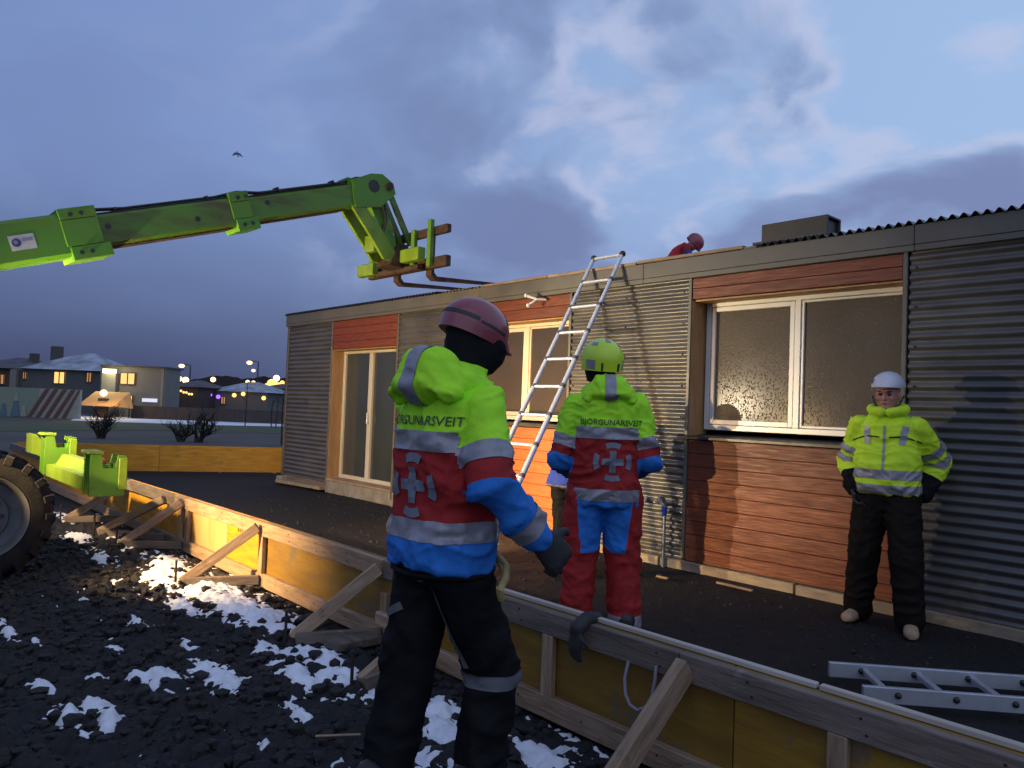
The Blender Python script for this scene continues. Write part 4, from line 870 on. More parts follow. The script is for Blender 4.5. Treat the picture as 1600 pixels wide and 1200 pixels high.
wallpart('wall', 404, 450, 95, GZ, zat(425, 607, 95), 8, M['farwall'], h6); hiproof('roof', 402, 452, 95, 8, zat(425, 607, 95), zat(425, 598, 95), .3, M['darkroof'], h6)
# a dark wooded ridge
xs_ = np.linspace(200, 560, 60); V = []; Fz = []
for i, x in enumerate(xs_):
    h = 600 - 7*math.sin((x-215)/120) - 5*vnoise(np.array([x/14.]), np.array([1.]), 4)[0] - 4*vnoise(np.array([x/5.]), np.array([3.]), 6)[0] + (x-300)*.012
    a, b = at(x, h, 170), at(x, 640, 168)
    V += [(b.x, b.y, GZ-.2), (a.x, a.y, a.z), (a.x+DP.x*60, a.y+DP.y*60, GZ-.2)]
for i in range(len(xs_)-1): Fz += [(3*i, 3*i+3, 3*i+4, 3*i+1), (3*i+1, 3*i+4, 3*i+5, 3*i+2)]
M['ridge'] = mat('wooded_ridge', (0.022, 0.020, 0.018), (0.035, 0.03, 0.025), scale=.2, rough=.95)
tag(from_data('hill', V, Fz, M['ridge']), kind='structure')
# street lamps
def slamp(px, pyh, D, label, mt=M['lampy'], arm=1, r=.19, second=None):
    base = fp(px, D); t = thing('street_lamp', base, label, 'street lamp', 'street lamps beyond the site'); top = at(px, pyh, D).z
    MB().tube([(base.x, base.y, GZ), (base.x, base.y, top+.1)], [.09, .06], 8).build('pole', M['darkmetal'], t)
    h = base+AX*(-.9*arm); MB().tube([(base.x, base.y, top+.1), (h.x, h.y, top+.25)], .045, 6).build('arm', M['darkmetal'], t)
    hd_ = MB().ell((h.x, h.y, top), (r*1.5, r*1.5, r), 12, 8).build('lamp_head', mt, t)
    if second: p = at(second[0], second[1], D-.5); MB().ell(p, (r, r, r*.8), 10, 7).build('lamp_head', mt, t)
slamp(294, 572, 78, 'leftmost of the two tall lit street lamps above the dark trees')
slamp(400, 567, 78, 'tall lit street lamp with two heads just left of the house corner', second=(396, 579))
for x, y, D, r, mm, lb in ((281, 592, 110, .35, 'lampy', 'small distant street light low over the dark house roof'), (290, 594, 110, .45, 'lampy', 'distant street light right of the low pair over the dark roof'), (333, 593, 120, .4, 'lampy', 'distant yellow street light alone on the ridge'), (387, 597, 120, .32, 'lampy', 'small distant street light under the two headed lamp'), (396, 598, 120, .32, 'lampy', 'faint distant street light at the foot of the two headed lamp'),
                         (432, 591, 120, .5, 'lampwh', 'white distant street light highest beside the house corner'), (425, 600, 115, .75, 'lampo', 'large orange street light beside the house corner'), (417, 603, 115, .4, 'lampo', 'small orange street light left of the large orange one'), (435, 602, 115, .45, 'lampo', 'small orange street light right of the large orange one'), (441, 598, 120, .35, 'lampo', 'distant orange light touching the house corner')):
    p = at(x, y, D); t = thing('street_lamp', (p.x, p.y, GZ), lb, 'street lamp', 'street lamps beyond the site')
    MB().tube([(p.x, p.y, GZ), (p.x, p.y, p.z)], .08, 6).build('pole', M['darkmetal'], t); MB().ell(p, (r, r, r), 10, 7).build('lamp_head', M[mm], t)
# bare shrubs and thin young trees on the field
M['twig'] = mat('dark_twig', (0.022, 0.018, 0.016), (0.035, 0.028, 0.022), scale=6, rough=.9)
def shrub(px, py, D, H, W, seed, label, stems=9, trunk=.05):
    rg = random.Random(seed); base = at(px, py, D); base.z = -.09
    t = thing('bare_shrub', base, label, 'shrub', 'bare shrubs on the field'); st = MB(); tw = MB()
    def grow(p, d, L, r, lev):
        pts = [p]; q = p.copy(); dd = d.copy()
        for _ in range(3):
            dd = (dd+Vector((rg.uniform(-.25, .25), rg.uniform(-.25, .25), rg.uniform(-.1, .16)))).normalized(); q = q+dd*L/3; pts.append(q.copy())
        (st if lev < 2 else tw).tube(pts, [r, r*.8, r*.65, r*.45], 5 if lev < 2 else 3)
        if lev < 4:
            for _ in range(rg.choice((2, 3, 3))):
                k = rg.choice((1, 2, 3)); nd = (dd+Vector((rg.uniform(-.9, .9), rg.uniform(-.9, .9), rg.uniform(-.25, .55)))).normalized()
                grow(pts[k], nd, L*rg.uniform(.55, .8), r*.55, lev+1)
    for k in range(stems):
        a = rg.uniform(0, 6.28); d = Vector((math.cos(a)*W/H*.9, math.sin(a)*W/H*.9, 1)).normalized()
        grow(base+Vector((rg.uniform(-.15, .15)*W, rg.uniform(-.15, .15)*W, 0)), d, H*.42, trunk*rg.uniform(.6, 1), 0)
    st.build('stem', M['twig'], t); tw.build('twigs', M['twig'], t)
shrub(158, 684, 27, 1.25, 1.0, 3, 'bushy bare shrub in the field below the orange awning', 12)
shrub(282, 688, 27, 1.0, .8, 8, 'left and lower of two bare shrubs beside the house corner', 9)
shrub(312, 690, 27, 1.35, 1.1, 15, 'taller bare shrub with thick leaning stem nearest the house corner', 7, .07)
for i, (x, y0, D, h) in enumerate(((383, 662, 45, 2.6), (424, 664, 45, 1.6), (431, 664, 44, 1.9), (440, 690, 27, 2.0))):
    base = at(x, y0, D); base.z = -.09; t = thing('young_tree', base, ['slim staked young tree on the snowy verge, tallest of its row', 'short leaning sapling on the snowy verge', 'thin sapling right of the short leaning one', 'thin bare sapling in front of the house corner'][i], 'tree', 'young trees on the verge')
    rg = random.Random(i); MB().tube([base, base+Vector((rg.uniform(-.1, .1), 0, h*.6)), base+Vector((rg.uniform(-.2, .2), 0, h))], [.035, .025, .012], 6).build('trunk', M['twig'], t)
    tw = MB()
    for k in range(10):
        z = h*rg.uniform(.4, .95); a = rg.uniform(0, 6.28); q = base+Vector((0, 0, z)); tw.tube([q, q+Vector((math.cos(a)*.3, math.sin(a)*.3, .3))], [.01, .005], 3)
    tw.build('crown', M['twig'], t)
# low fence/kerb board far behind the verge
kb = thing('garden_fence', fp(300, 52), 'low dark brown board fence behind the snowy verge', 'fence')
for k in range(14): wallpart('board', 205+k*18, 222.6+k*18, 52, GZ, zat(300, 637, 52), .05, M['farbrown'], kb)
# a gull high over the boom
bd = thing('bird', at(371, 240, 42), 'small dark bird flying in the sky above the boom', 'bird'); c = at(371, 240, 42)
M['bird'] = mat('bird_feathers', (0.07, 0.08, 0.12), (0.12, 0.13, 0.17), scale=20, rough=.8)
bo = MB(); ax = (AX*-.35+Vector((0, 0, .75))+DP*.4).normalized()
bo.tube([c-ax*.17, c-ax*.12, c-ax*.04, c+ax*.05, c+ax*.11, c+ax*.15, c+ax*.18], [.012, .03, .05, .045, .032, .03, .008], 10); b_ = bo.build('body', M['bird'], bd)
for s in (-1, 1):
    sd_ = (AX*s*.8+DP*.3*s+Vector((0, 0, -.35))).normalized()
    p = [c+ax*.07, c+ax*.07+sd_*.16+Vector((0, 0, .05)), c-ax*.06+sd_*.30, c-ax*.07+sd_*.14, c-ax*.05]
    n_ = ax.cross(sd_).normalized()*.008
    MB().add([tuple(q+n_) for q in p]+[tuple(q-n_) for q in p], [(0, 1, 3, 4), (1, 2, 3), (9, 8, 6, 5), (8, 7, 6), (0, 5, 6, 1), (1, 6, 7, 2), (2, 7, 8, 3), (3, 8, 9, 4)]).build('wing', M['bird'], bd)
MB().add([tuple(c-ax*.15), tuple(c-ax*.27+AX*.06), tuple(c-ax*.27-AX*.06), tuple(c-ax*.15+DP*.01), tuple(c-ax*.27+AX*.06+DP*.01), tuple(c-ax*.27-AX*.06+DP*.01)], [(0, 1, 2), (5, 4, 3), (0, 3, 4, 1), (1, 4, 5, 2), (2, 5, 3, 0)]).build('tail', M['bird'], bd)
# ================================================================== people
def _h3(x, y, z, s): return _h(x+z*57.0, y+z*131.0, s)
def vn3(p, s=0):
    i = np.floor(p); f = p-i; f = f*f*(3-2*f); r = 0
    for dx in (0, 1):
        for dy in (0, 1):
            for dz in (0, 1):
                wgt = (f[:, 0] if dx else 1-f[:, 0])*(f[:, 1] if dy else 1-f[:, 1])*(f[:, 2] if dz else 1-f[:, 2])
                r = r + wgt*_h3(i[:, 0]+dx, i[:, 1]+dy, i[:, 2]+dz, s)
    return r
V3 = Vector
def loft(mb, rings, n=24, e=2.3):
    vs = []; fs = []
    for c, rx, ry, ux, uy in rings:
        for k in range(n):
            a = 2*math.pi*k/n; ca, sa = math.cos(a), math.sin(a)
            vs.append(V3(c) + V3(ux)*rx*math.copysign(abs(ca)**(2/e), ca) + V3(uy)*ry*math.copysign(abs(sa)**(2/e), sa))
    for i in range(len(rings)-1):
        for k in range(n): fs.append((i*n+k, i*n+(k+1) % n, (i+1)*n+(k+1) % n, (i+1)*n+k))
    fs += [tuple(reversed(range(n))), tuple(range((len(rings)-1)*n, len(rings)*n))]
    mb.add(vs, fs)
def limb(mb, pts, rad, n=16):
    mb.tube(pts, rad, n)
    for p, r in zip(pts, rad): mb.ell(p, (r*.995,)*3, 14, 8)
_tmp = []
def remesh(mb, voxel, it=4, fac=.5):
    me = bpy.data.meshes.new('tmp'); me.from_pydata([tuple(p) for p in mb.v], [], mb.f)
    bm = bmesh.new(); bm.from_mesh(me); bmesh.ops.recalc_face_normals(bm, faces=bm.faces[:]); bm.to_mesh(me); bm.free()
    o = bpy.data.objects.new('tmp', me); col.objects.link(o)
    m = o.modifiers.new('r', 'REMESH'); m.mode = 'VOXEL'; m.voxel_size = voxel
    s = o.modifiers.new('s', 'SMOOTH'); s.iterations = it; s.factor = fac
    dg = bpy.context.evaluated_depsgraph_get(); ev = o.evaluated_get(dg); r = bpy.data.meshes.new_from_object(ev)
    bpy.data.objects.remove(o); bpy.data.meshes.remove(me)
    return r
def getv(me):
    a = np.empty(len(me.vertices)*3); me.vertices.foreach_get('co', a); return a.reshape(-1, 3)
def setv(me, a): me.vertices.foreach_set('co', a.ravel()); me.update()
def wrinkle(me, amp, seed, sc_=(6, 6, 13)):
    p = getv(me); n = np.empty(len(p)*3); me.vertices.foreach_get('normal', n); n = n.reshape(-1, 3)
    q = p*np.array(sc_) + seed*3.7; q[:, 2] += 1.6*vn3(p*6+seed, seed)
    q += 1.3*np.stack([vn3(p*5+9.1+seed, seed+2), vn3(p*5+3.3+seed, seed+3), vn3(p*5+6.7+seed, seed+4)], 1)
    a = (1-np.abs(2*vn3(q, seed)-1))**2; b = (1-np.abs(2*vn3(q*2.1+4.4, seed+5)-1))**3; c = vn3(p*np.array((26, 26, 44))+seed, seed+7)-.5
    setv(me, p + n*((a-.38)*amp + (b-.3)*amp*.55 + c*amp*.25)[:, None])
def bones_label(cen, bones):
    best = np.full(len(cen), 9e9); lab = np.zeros(len(cen), int)
    for i, (nm, a, b, r) in enumerate(bones):
        a, b = np.array(a), np.array(b); d = b-a; t = np.clip(((cen-a)@d)/(d@d+1e-9), 0, 1); ds = np.linalg.norm(cen-(a+t[:, None]*d), axis=1)-r
        m = ds < best; best[m] = ds[m]; lab[m] = i
    return lab
def bmcen(bm): return np.array([f.calc_center_median()[:] for f in bm.faces])
class Person:
    def __init__(s, loc, fwd, label, S=1.0, skin='skin', group=None):
        f = V3((fwd[0], fwd[1], 0)).normalized(); s.loc = V3(loc)
        s.Mw = np.array([[f.y, f.x, 0], [-f.x, f.y, 0], [0, 0, 1]])*S       # local right, forward, up
        s.label = label; s.S = S; s.body = None; s.group = group
    def w(s, a): return (np.asarray(a)@s.Mw.T)                              # local -> person space (world axes)
    def put(s, me, name, mats, parent, smooth=True, world=False):
        if not world: setv(me, s.w(getv(me)))
        me.materials.clear()
        for m in mats: me.materials.append(m)
        me.polygons.foreach_set('use_smooth', [smooth]*len(me.polygons)); me.update()
        o = bpy.data.objects.new(name, me)
        if parent is None: o.location = s.loc; link(o)
        else: link(o, parent)
        return o
    def mb(s, m, name, mt, parent):
        """small solid given in local coordinates"""
        pts = s.w([tuple(p) for p in m.v]) if len(m.v) else []
        me = bpy.data.meshes.new(name); me.from_pydata(pts.tolist(), [], m.f); me.materials.append(mt); me.polygons.foreach_set('use_smooth', m.sm)
        bm = bmesh.new(); bm.from_mesh(me); bmesh.ops.recalc_face_normals(bm, faces=bm.faces[:]); bm.to_mesh(me); bm.free()
        if any(m.sm): me.set_sharp_from_angle(angle=R_(50))
        o = bpy.data.objects.new(name, me); return link(o, parent)
def frame(f, u):
    f = V3(f).normalized(); u = V3(u); r = f.cross(u).normalized(); u = r.cross(f); return r, f, u
def hand(mb, wr, d, pn, thumb, curl=.5, k=1.0, fr=.0105):
    d = V3(d).normalized(); pn = V3(pn); pn = (pn-d*pn.dot(d)).normalized(); x = V3(thumb); x = (x-d*x.dot(d)-pn*x.dot(pn)).normalized(); wr = V3(wr)
    loft(mb, [(wr-d*.02*k, .030*k, .024*k, x, pn), (wr+d*.03*k, .040*k, .020*k, x, pn), (wr+d*.07*k, .046*k, .018*k, x, pn), (wr+d*.098*k, .042*k, .014*k, x, pn)], 16)
    for off, L in ((.033, .072), (.011, .082), (-.011, .076), (-.032, .060)):
        p = wr+d*.088*k+x*off*k; a = 0.; pts = [p]; dd = d
        for seg, cu in ((.42, .7), (.32, .9), (.26, .7)):
            a += curl*cu*1.25; dd = d*math.cos(a)+pn*math.sin(a); p = p+dd*L*seg*k; pts.append(p)
        limb(mb, pts, [fr*k, fr*.95*k, fr*.88*k, fr*.75*k], 10)
    b = wr+d*.03*k+x*.034*k; t1 = b+(x*.75+d*.6+pn*.25).normalized()*.042*k; t2 = t1+(x*.25+d*.75+pn*.5*(0.5+curl)).normalized()*.034*k
    limb(mb, [b, t1, t2], [fr*1.25*k, fr*1.1*k, fr*.85*k], 10)
def make_body(P, J, hand_mat, curl=(.5, .5), head_mat=None):
    m = MB(); S = 1
    hc, hf, hu = V3(J['head']), J.get('headf', (0, 1, 0)), J.get('headu', (0, 0, 1)); r, f, u = frame(hf, hu)
    def H(x, y, z): return hc + r*x + f*y + u*z
    def he(x, y, z, a, b, c):
        n0 = len(m.v); m.ell((0, 0, 0), (a, b, c), 18, 12)
        m.v[n0:] = [tuple(H(x, y, z) + r*q[0] + f*q[1] + u*q[2]) for q in m.v[n0:]]
    he(0, -.012, .035, .074, .094, .098); he(0, .028, -.03, .060, .062, .085); he(0, .058, -.088, .034, .030, .026); he(0, .088, .030, .048, .014, .011)
    he(0, .100, -.012, .011, .018, .022); he(0, .106, -.026, .016, .014, .010); he(0, .083, -.060, .022, .010, .007); he(.034, .066, -.022, .024, .022, .022); he(-.034, .066, -.022, .024, .022, .022)
    he(.075, -.006, -.008, .010, .019, .030); he(-.075, -.006, -.008, .010, .019, .030)
    nk = V3(J['neck']); limb(m, [nk-V3((0, 0, .02)), H(0, -.015, -.05)], [.058, .055])
    hip = V3(J['hip'])
    rx = (V3(J['shR'])-V3(J['shL'])).normalized(); sp = (nk-hip).normalized(); fy = rx.cross(sp)*-1
    loft(m, [(hip.lerp(nk, t), a, b, rx, fy) for t, a, b in ((-.12, .13, .09), (0, .145, .10), (.3, .13, .095), (.6, .15, .10), (.85, .14, .085), (.97, .07, .06))])
    for sd in 'RL':
        limb(m, [J['sh'+sd], J['el'+sd], J['wr'+sd]], [.052, .042, .030])
        limb(m, [J['hp'+sd], J['kn'+sd], J['an'+sd]], [.080, .055, .040])
        sg = 1 if sd == 'R' else -1
        hd = V3(J.get('hd'+sd, V3(J['wr'+sd])-V3(J['el'+sd]))); pn = V3(J.get('pn'+sd, (-sg*.8, .3, -.1))); th_ = V3(J.get('th'+sd, (-sg*.3, 1, 0)))
        hand(m, J['wr'+sd], hd, pn, th_, curl[0] if sd == 'R' else curl[1], J.get('hk', 1.12))
    me = remesh(m, .0075, 2, .4); c = getv(me)
    lab = bones_label(c, [('h', hc, hc, .14), ('n', nk+V3((0, 0, .04)), hc, .06)] + [('hR', J['wrR'], V3(J['wrR'])+(V3(J['wrR'])-V3(J['elR'])).normalized()*.1, .06), ('hL', J['wrL'], V3(J['wrL'])+(V3(J['wrL'])-V3(J['elL'])).normalized()*.1, .06), ('b', hip, nk, .05)])
    P.body = P.put(me, 'person', [M[head_mat or 'skin'], M[hand_mat], M['blackcloth']], None)
    tag(P.body, P.label, 'person', P.group)
    mi = {0: 0, 1: 0, 2: 1, 3: 1, 4: 2}; me = P.body.data; vi = np.array([mi[x] for x in lab])
    me.polygons.foreach_set('material_index', [int(vi[p.vertices[0]]) for p in me.polygons])
    ey = MB()
    for sx in (-1, 1):
        e_ = MB().ell(H(sx*.031, .083, .006), (.012, .010, .010), 10, 7); P.mb(e_, 'eye', M['black'], P.body)
    return H, (r, f, u)
def islands(b2, name):
    """every connected band as a mesh of its own"""
    seen = set(); res = []
    for f0 in b2.faces:
        if f0 in seen: continue
        grp = [f0]; seen.add(f0); i = 0
        while i < len(grp):
            for e in grp[i].edges:
                for g in e.link_faces:
                    if g not in seen: seen.add(g); grp.append(g)
            i += 1
        if len(grp) < 40: continue
        vs = {}; fs = []
        for f in grp: fs.append(tuple(vs.setdefault(v, len(vs)) for v in f.verts))
        me = bpy.data.meshes.new(name); me.from_pydata([v.co[:] for v in vs], [], fs); me.update(); res.append(me)
    return res
def make_jacket(P, J, rings, sl, zones, mats, seed, amp=.010, collar=True, hemz=None, name='jacket'):
    """rings: (t along hip->neck, half width, half depth, forward shift)"""
    m = MB(); hip, nk = V3(J['hip']), V3(J['neck']); rx = (V3(J['shR'])-V3(J['shL'])).normalized(); sp = (nk-hip).normalized(); fy = sp.cross(rx)
    loft(m, [(hip.lerp(nk, t)+fy*o, a, b, rx, fy) for t, a, b, o in rings], 28)
    for sd in 'RL':
        sh, el, wr = V3(J['sh'+sd]), V3(J['el'+sd]), V3(J['wr'+sd]); mu, ml = sh.lerp(el, .5), el.lerp(wr, .5); we = wr-(wr-el).normalized()*.015
        limb(m, [sh, mu, el, ml, we], sl)
    me = remesh(m, .0085, 9, .5); wrinkle(me, amp, seed)
    bones = [('torso', hip, nk, .175)]
    for sd in 'RL': bones += [('u'+sd, J['sh'+sd], J['el'+sd], .075), ('l'+sd, J['el'+sd], J['wr'+sd], .06)]
    bones = [(a, np.array(b), np.array(c), d) for a, b, c, d in bones]
    bm = bmesh.new(); bm.from_mesh(me); names = [b[0] for b in bones]
    def cut(lb, co, no):
        lab = bones_label(bmcen(bm), bones); i = names.index(lb); fs = [f for f, l in zip(bm.faces, lab) if l == i]
        ge = set(); 
        for f in fs: ge.update(f.edges); ge.update(f.verts)
        bmesh.ops.bisect_plane(bm, geom=fs+list(ge), plane_co=co, plane_no=no, dist=.0004)
    tz, az = zones['torso'], zones['arm']          # descending list of (lower z, class) ; list of (t upto, class)
    for z, c in tz[:-1]: cut('torso', (0, 0, z), (0, 0, 1) if abs(sp.z) > .8 else sp)
    for sd in 'RL':
        for t, c in az:
            if 0 < t < 1: cut('u'+sd, V3(J['sh'+sd]).lerp(V3(J['el'+sd]), t), (V3(J['el'+sd])-V3(J['sh'+sd])).normalized())
            if 1 < t < 2: cut('l'+sd, V3(J['el'+sd]).lerp(V3(J['wr'+sd]), t-1), (V3(J['wr'+sd])-V3(J['el'+sd])).normalized())
    bm.faces.ensure_lookup_table(); cen = bmcen(bm); lab = bones_label(cen, bones); mn = list(mats.keys()); stripe = []
    for f, c, l in zip(bm.faces, cen, lab):
        nm = names[l]
        if nm == 'torso':
            if abs(sp.z) > .8: zz = c[2]
            else: zz = float((V3(c)-hip).dot(sp))+hip.z
            cl = next((k for z, k in tz if zz > z), tz[-1][1])
        else:
            a, b = V3(bones[l][1]), V3(bones[l][2]); t = (V3(c)-a).dot(b-a)/(b-a).length_squared + (1 if nm[0] == 'l' else 0)
            if nm[0] == 'u': t = min(t, .999)
            else: t = max(t, 1.001)
            cl = next((k for q, k in az if t < q), az[-1][1])
        f.material_index = mn.index(cl)
        if cl == 'stripe': stripe.append(f)
    bm.normal_update(); sb = None
    keep = set(stripe)
    if stripe:
        b2 = bm.copy(); b2.faces.ensure_lookup_table(); idx = mn.index('stripe'); b2.normal_update()
        for v in b2.verts: v.co += v.normal*.0035
        bmesh.ops.delete(b2, geom=[f for f in b2.faces if f.material_index != idx], context='FACES')
        for f in b2.faces: f.material_index = 0
        me2 = islands(b2, 'reflective_stripe'); b2.free()
    bm.to_mesh(me); bvh = BVHTree.FromBMesh(bm); bm.free()
    mi = [p.material_index for p in me.polygons]
    o = P.put(me, name, [mats[k] for k in mn], P.body); o.data.polygons.foreach_set('material_index', mi); o.data.update()
    for q in (me2 if stripe else []): P.put(q, 'reflective_stripe', [M['stripe']], o)
    return o, bvh
def stick(P, bvh, pts, faces, name, mt, parent, org, right, up, dirn, lift=.006):
    """lays a flat figure (u, v) on the cloth by casting it onto the jacket"""
    out = []; org, right, up, dirn = V3(org), V3(right).normalized(), V3(up).normalized(), V3(dirn).normalized()
    for a, b in pts:
        o_ = org+right*a+up*b-dirn*.6; h = bvh.ray_cast(o_, dirn)
        out.append(h[0]-dirn*lift if h[0] else org+right*a+up*b-dirn*.15)
    m = MB(); m.add(out, faces); return P.mb(m, name, mt, parent)
def textmesh(txt, size):
    c = bpy.data.curves.new('t', 'FONT'); c.body = txt; c.size = size; c.align_x = 'CENTER'; c.resolution_u = 3; c.offset = size*.008
    o = bpy.data.objects.new('t', c); col.objects.link(o); dg = bpy.context.evaluated_depsgraph_get(); me = bpy.data.meshes.new_from_object(o.evaluated_get(dg))
    p = [(v.co.x, v.co.y) for v in me.vertices]; f = [tuple(q.vertices) for q in me.polygons]; bpy.data.objects.remove(o); bpy.data.meshes.remove(me); return p, f
def emblem(P, bvh, parent, org, right, up, dirn, R=.105):
    pts, fs = [], []
    def rect(x0, x1, y0, y1, n=4):
        b = len(pts)
        for j in range(n+1):
            for i in range(n+1): pts.append((x0+(x1-x0)*i/n, y0+(y1-y0)*j/n))
        for j in range(n):
            for i in range(n): a = b+j*(n+1)+i; fs.append((a, a+1, a+n+2, a+n+1))
    c, h = R*.17, R*.56
    rect(-c, c, -h, h, 6); rect(-h, -c, -c, c); rect(c, h, -c, c)
    stick(P, bvh, pts, fs, 'emblem_cross', M['emb'], parent, org, right, up, dirn, .005)
    for k in range(4):
        a0 = math.pi/2*k; pts, fs = [], []
        for i in range(11):
            a = a0+(i/10-.5)*.88; pts += [(math.cos(a)*R*.72, math.sin(a)*R*.72), (math.cos(a)*R, math.sin(a)*R)]
        for i in range(10): fs.append((2*i, 2*i+1, 2*i+3, 2*i+2))
        stick(P, bvh, pts, fs, 'emblem_arc', M['emb'], parent, org, right, up, dirn, .005)
def make_trousers(P, J, mats, classify, seed, rad=(.118, .098, .088, .086), top=.06, cuts=(), amp=.010):
    m = MB(); hip = V3(J['hip'])
    loft(m, [(hip+V3((0, 0, z)), a, b, (1, 0, 0), (0, 1, 0)) for z, a, b in ((-.13, .14, .110), (-.04, .168, .128), (.02, .160, .122), (top, .15, .11))])
    for sd in 'RL':
        h, k, a = V3(J['hp'+sd]), V3(J['kn'+sd]), V3(J['an'+sd]); a2 = a+V3((0, 0, .0))
        limb(m, [h, h.lerp(k, .5), k, k.lerp(a2, .5), a2], [rad[0], (rad[0]+rad[1])/2, rad[1], rad[2], rad[3]])
    me = remesh(m, .012, 5, .5); wrinkle(me, amp, seed, (8, 8, 13))
    bm = bmesh.new(); bm.from_mesh(me)
    for co, no in cuts: bmesh.ops.bisect_plane(bm, geom=bm.faces[:]+bm.edges[:]+bm.verts[:], plane_co=co, plane_no=no)
    mn = list(mats.keys())
    for f in bm.faces: f.material_index = mn.index(classify(f.calc_center_median()))
    me2 = None
    if 'stripe' in mn:
        b2 = bm.copy(); b2.normal_update()
        for v in b2.verts: v.co += v.normal*.0035
        i = mn.index('stripe'); bmesh.ops.delete(b2, geom=[f for f in b2.faces if f.material_index != i], context='FACES')
        for f in b2.faces: f.material_index = 0
        me2 = islands(b2, 'reflective_stripe'); b2.free()
    bm.to_mesh(me); P.tb = BVHTree.FromBMesh(bm); bm.free(); mi = [p.material_index for p in me.polygons]
    o = P.put(me, 'trousers', [mats[k] for k in mn], P.body); o.data.polygons.foreach_set('material_index', mi)
    for q in (me2 or []): P.put(q, 'reflective_stripe', [mats['stripe']], o)
    return o
def make_boot(P, an, yaw, mt, tilt=0.):
    m = MB(); c, s = math.cos(yaw), math.sin(yaw); a = V3(an)
    def L(x, y, z): return V3((a.x+x*c-y*s, a.y+x*s+y*c, a.z-.085+z))
    f = V3((-s, c, 0)); r = V3((c, s, 0))
    rings = [(L(0, -.085, .045), .022, .022), (L(0, -.07, .05), .040, .046), (L(0, -.02, .055), .043, .056), (L(0, .05, .047), .045, .048), (L(0, .12, .038), .050, .040), (L(0, .17, .034), .045, .034), (L(0, .195, .028), .026, .022)]
    loft(m, [(p, w_, h_, r, V3((0, 0, 1))) for p, w_, h_ in rings], 20)
    limb(m, [L(0, -.03, .07), L(0, -.035, .20)], [.055, .060])
    me = remesh(m, .009, 3); v = getv(me); v[:, 2] = np.maximum(v[:, 2], a.z-.085+.004); setv(me, v); return P.put(me, 'boot', [mt], P.body)
def make_helmet(P, H, fr, mt, rad=(.118, .148, .125), off=(0, -.008, .035), drop=.55, peak=.25, tilt=0., band=None):
    r, f, u = fr; f2 = f*math.cos(tilt)-u*math.sin(tilt); u2 = u*math.cos(tilt)+f*math.sin(tilt); c = H(*off); n, mm = 36, 14; v = []; fc = []
    for j in range(mm+1):
        t = (math.pi/2+drop)*j/mm
        for k in range(n):
            a = 2*math.pi*k/n; fx, sx = math.sin(a), math.cos(a)
            rr = math.sin(min(t, math.pi/2)) if t < math.pi/2 else 1.0-.10*(t-math.pi/2)
            z = math.cos(t) if t < math.pi/2 else -(t-math.pi/2)
            pk = 1+peak*max(0, fx)**3*max(0, (j-mm+3)/3)
            lift = .018*max(0, fx)**2*max(0, t-math.pi/2)*2
            v.append(c + r*rad[0]*rr*sx + f2*rad[1]*rr*fx*pk + u2*(rad[2]*z+lift))
    for j in range(mm):
        for k in range(n): fc.append((j*n+k, (j+1)*n+k, (j+1)*n+(k+1) % n, j*n+(k+1) % n))
    b = len(v); v += [V3(p)-u2*.0-(V3(p)-c)*.10 for p in v[mm*n:(mm+1)*n]]
    for k in range(n): fc.append((mm*n+k, b+k, b+(k+1) % n, mm*n+(k+1) % n))
    fc.append(tuple(b+k for k in range(n)))
    m = MB(); m.add(v, fc, True); h = P.mb(m, 'helmet', mt, P.body)
    def on(az, el, k=1.0):                       # point on the shell
        fx, sx = math.sin(az), math.cos(az); rr = math.cos(el) if el > 0 else 1+.10*el; z = math.sin(el) if el > 0 else el
        return c + r*rad[0]*rr*sx*k + f2*rad[1]*rr*fx*k + u2*rad[2]*z*k
    return h, on
def patch(P, on, a0, a1, e0, e1, name, mt, parent, k=1.025, n=8):
    v = [on(a0+(a1-a0)*i/n, e0+(e1-e0)*j/n, q) for q in (k, .99) for j in range(n+1) for i in range(n+1)]; f = []; w_ = n+1; N = w_*w_
    for j in range(n):
        for i in range(n): a = j*w_+i; f += [(a, a+1, a+w_+1, a+w_), (N+a, N+a+w_, N+a+w_+1, N+a+1)]
    rimv = [i for i in range(w_)]+[j*w_+n for j in range(1, w_)]+[n*w_+i for i in range(n-1, -1, -1)]+[j*w_ for j in range(n-1, 0, -1)]
    for q in range(len(rimv)): a, b = rimv[q], rimv[(q+1) % len(rimv)]; f.append((a, b, b+N, a+N))
    m = MB(); m.add(v, f, True); return P.mb(m, name, mt, parent)
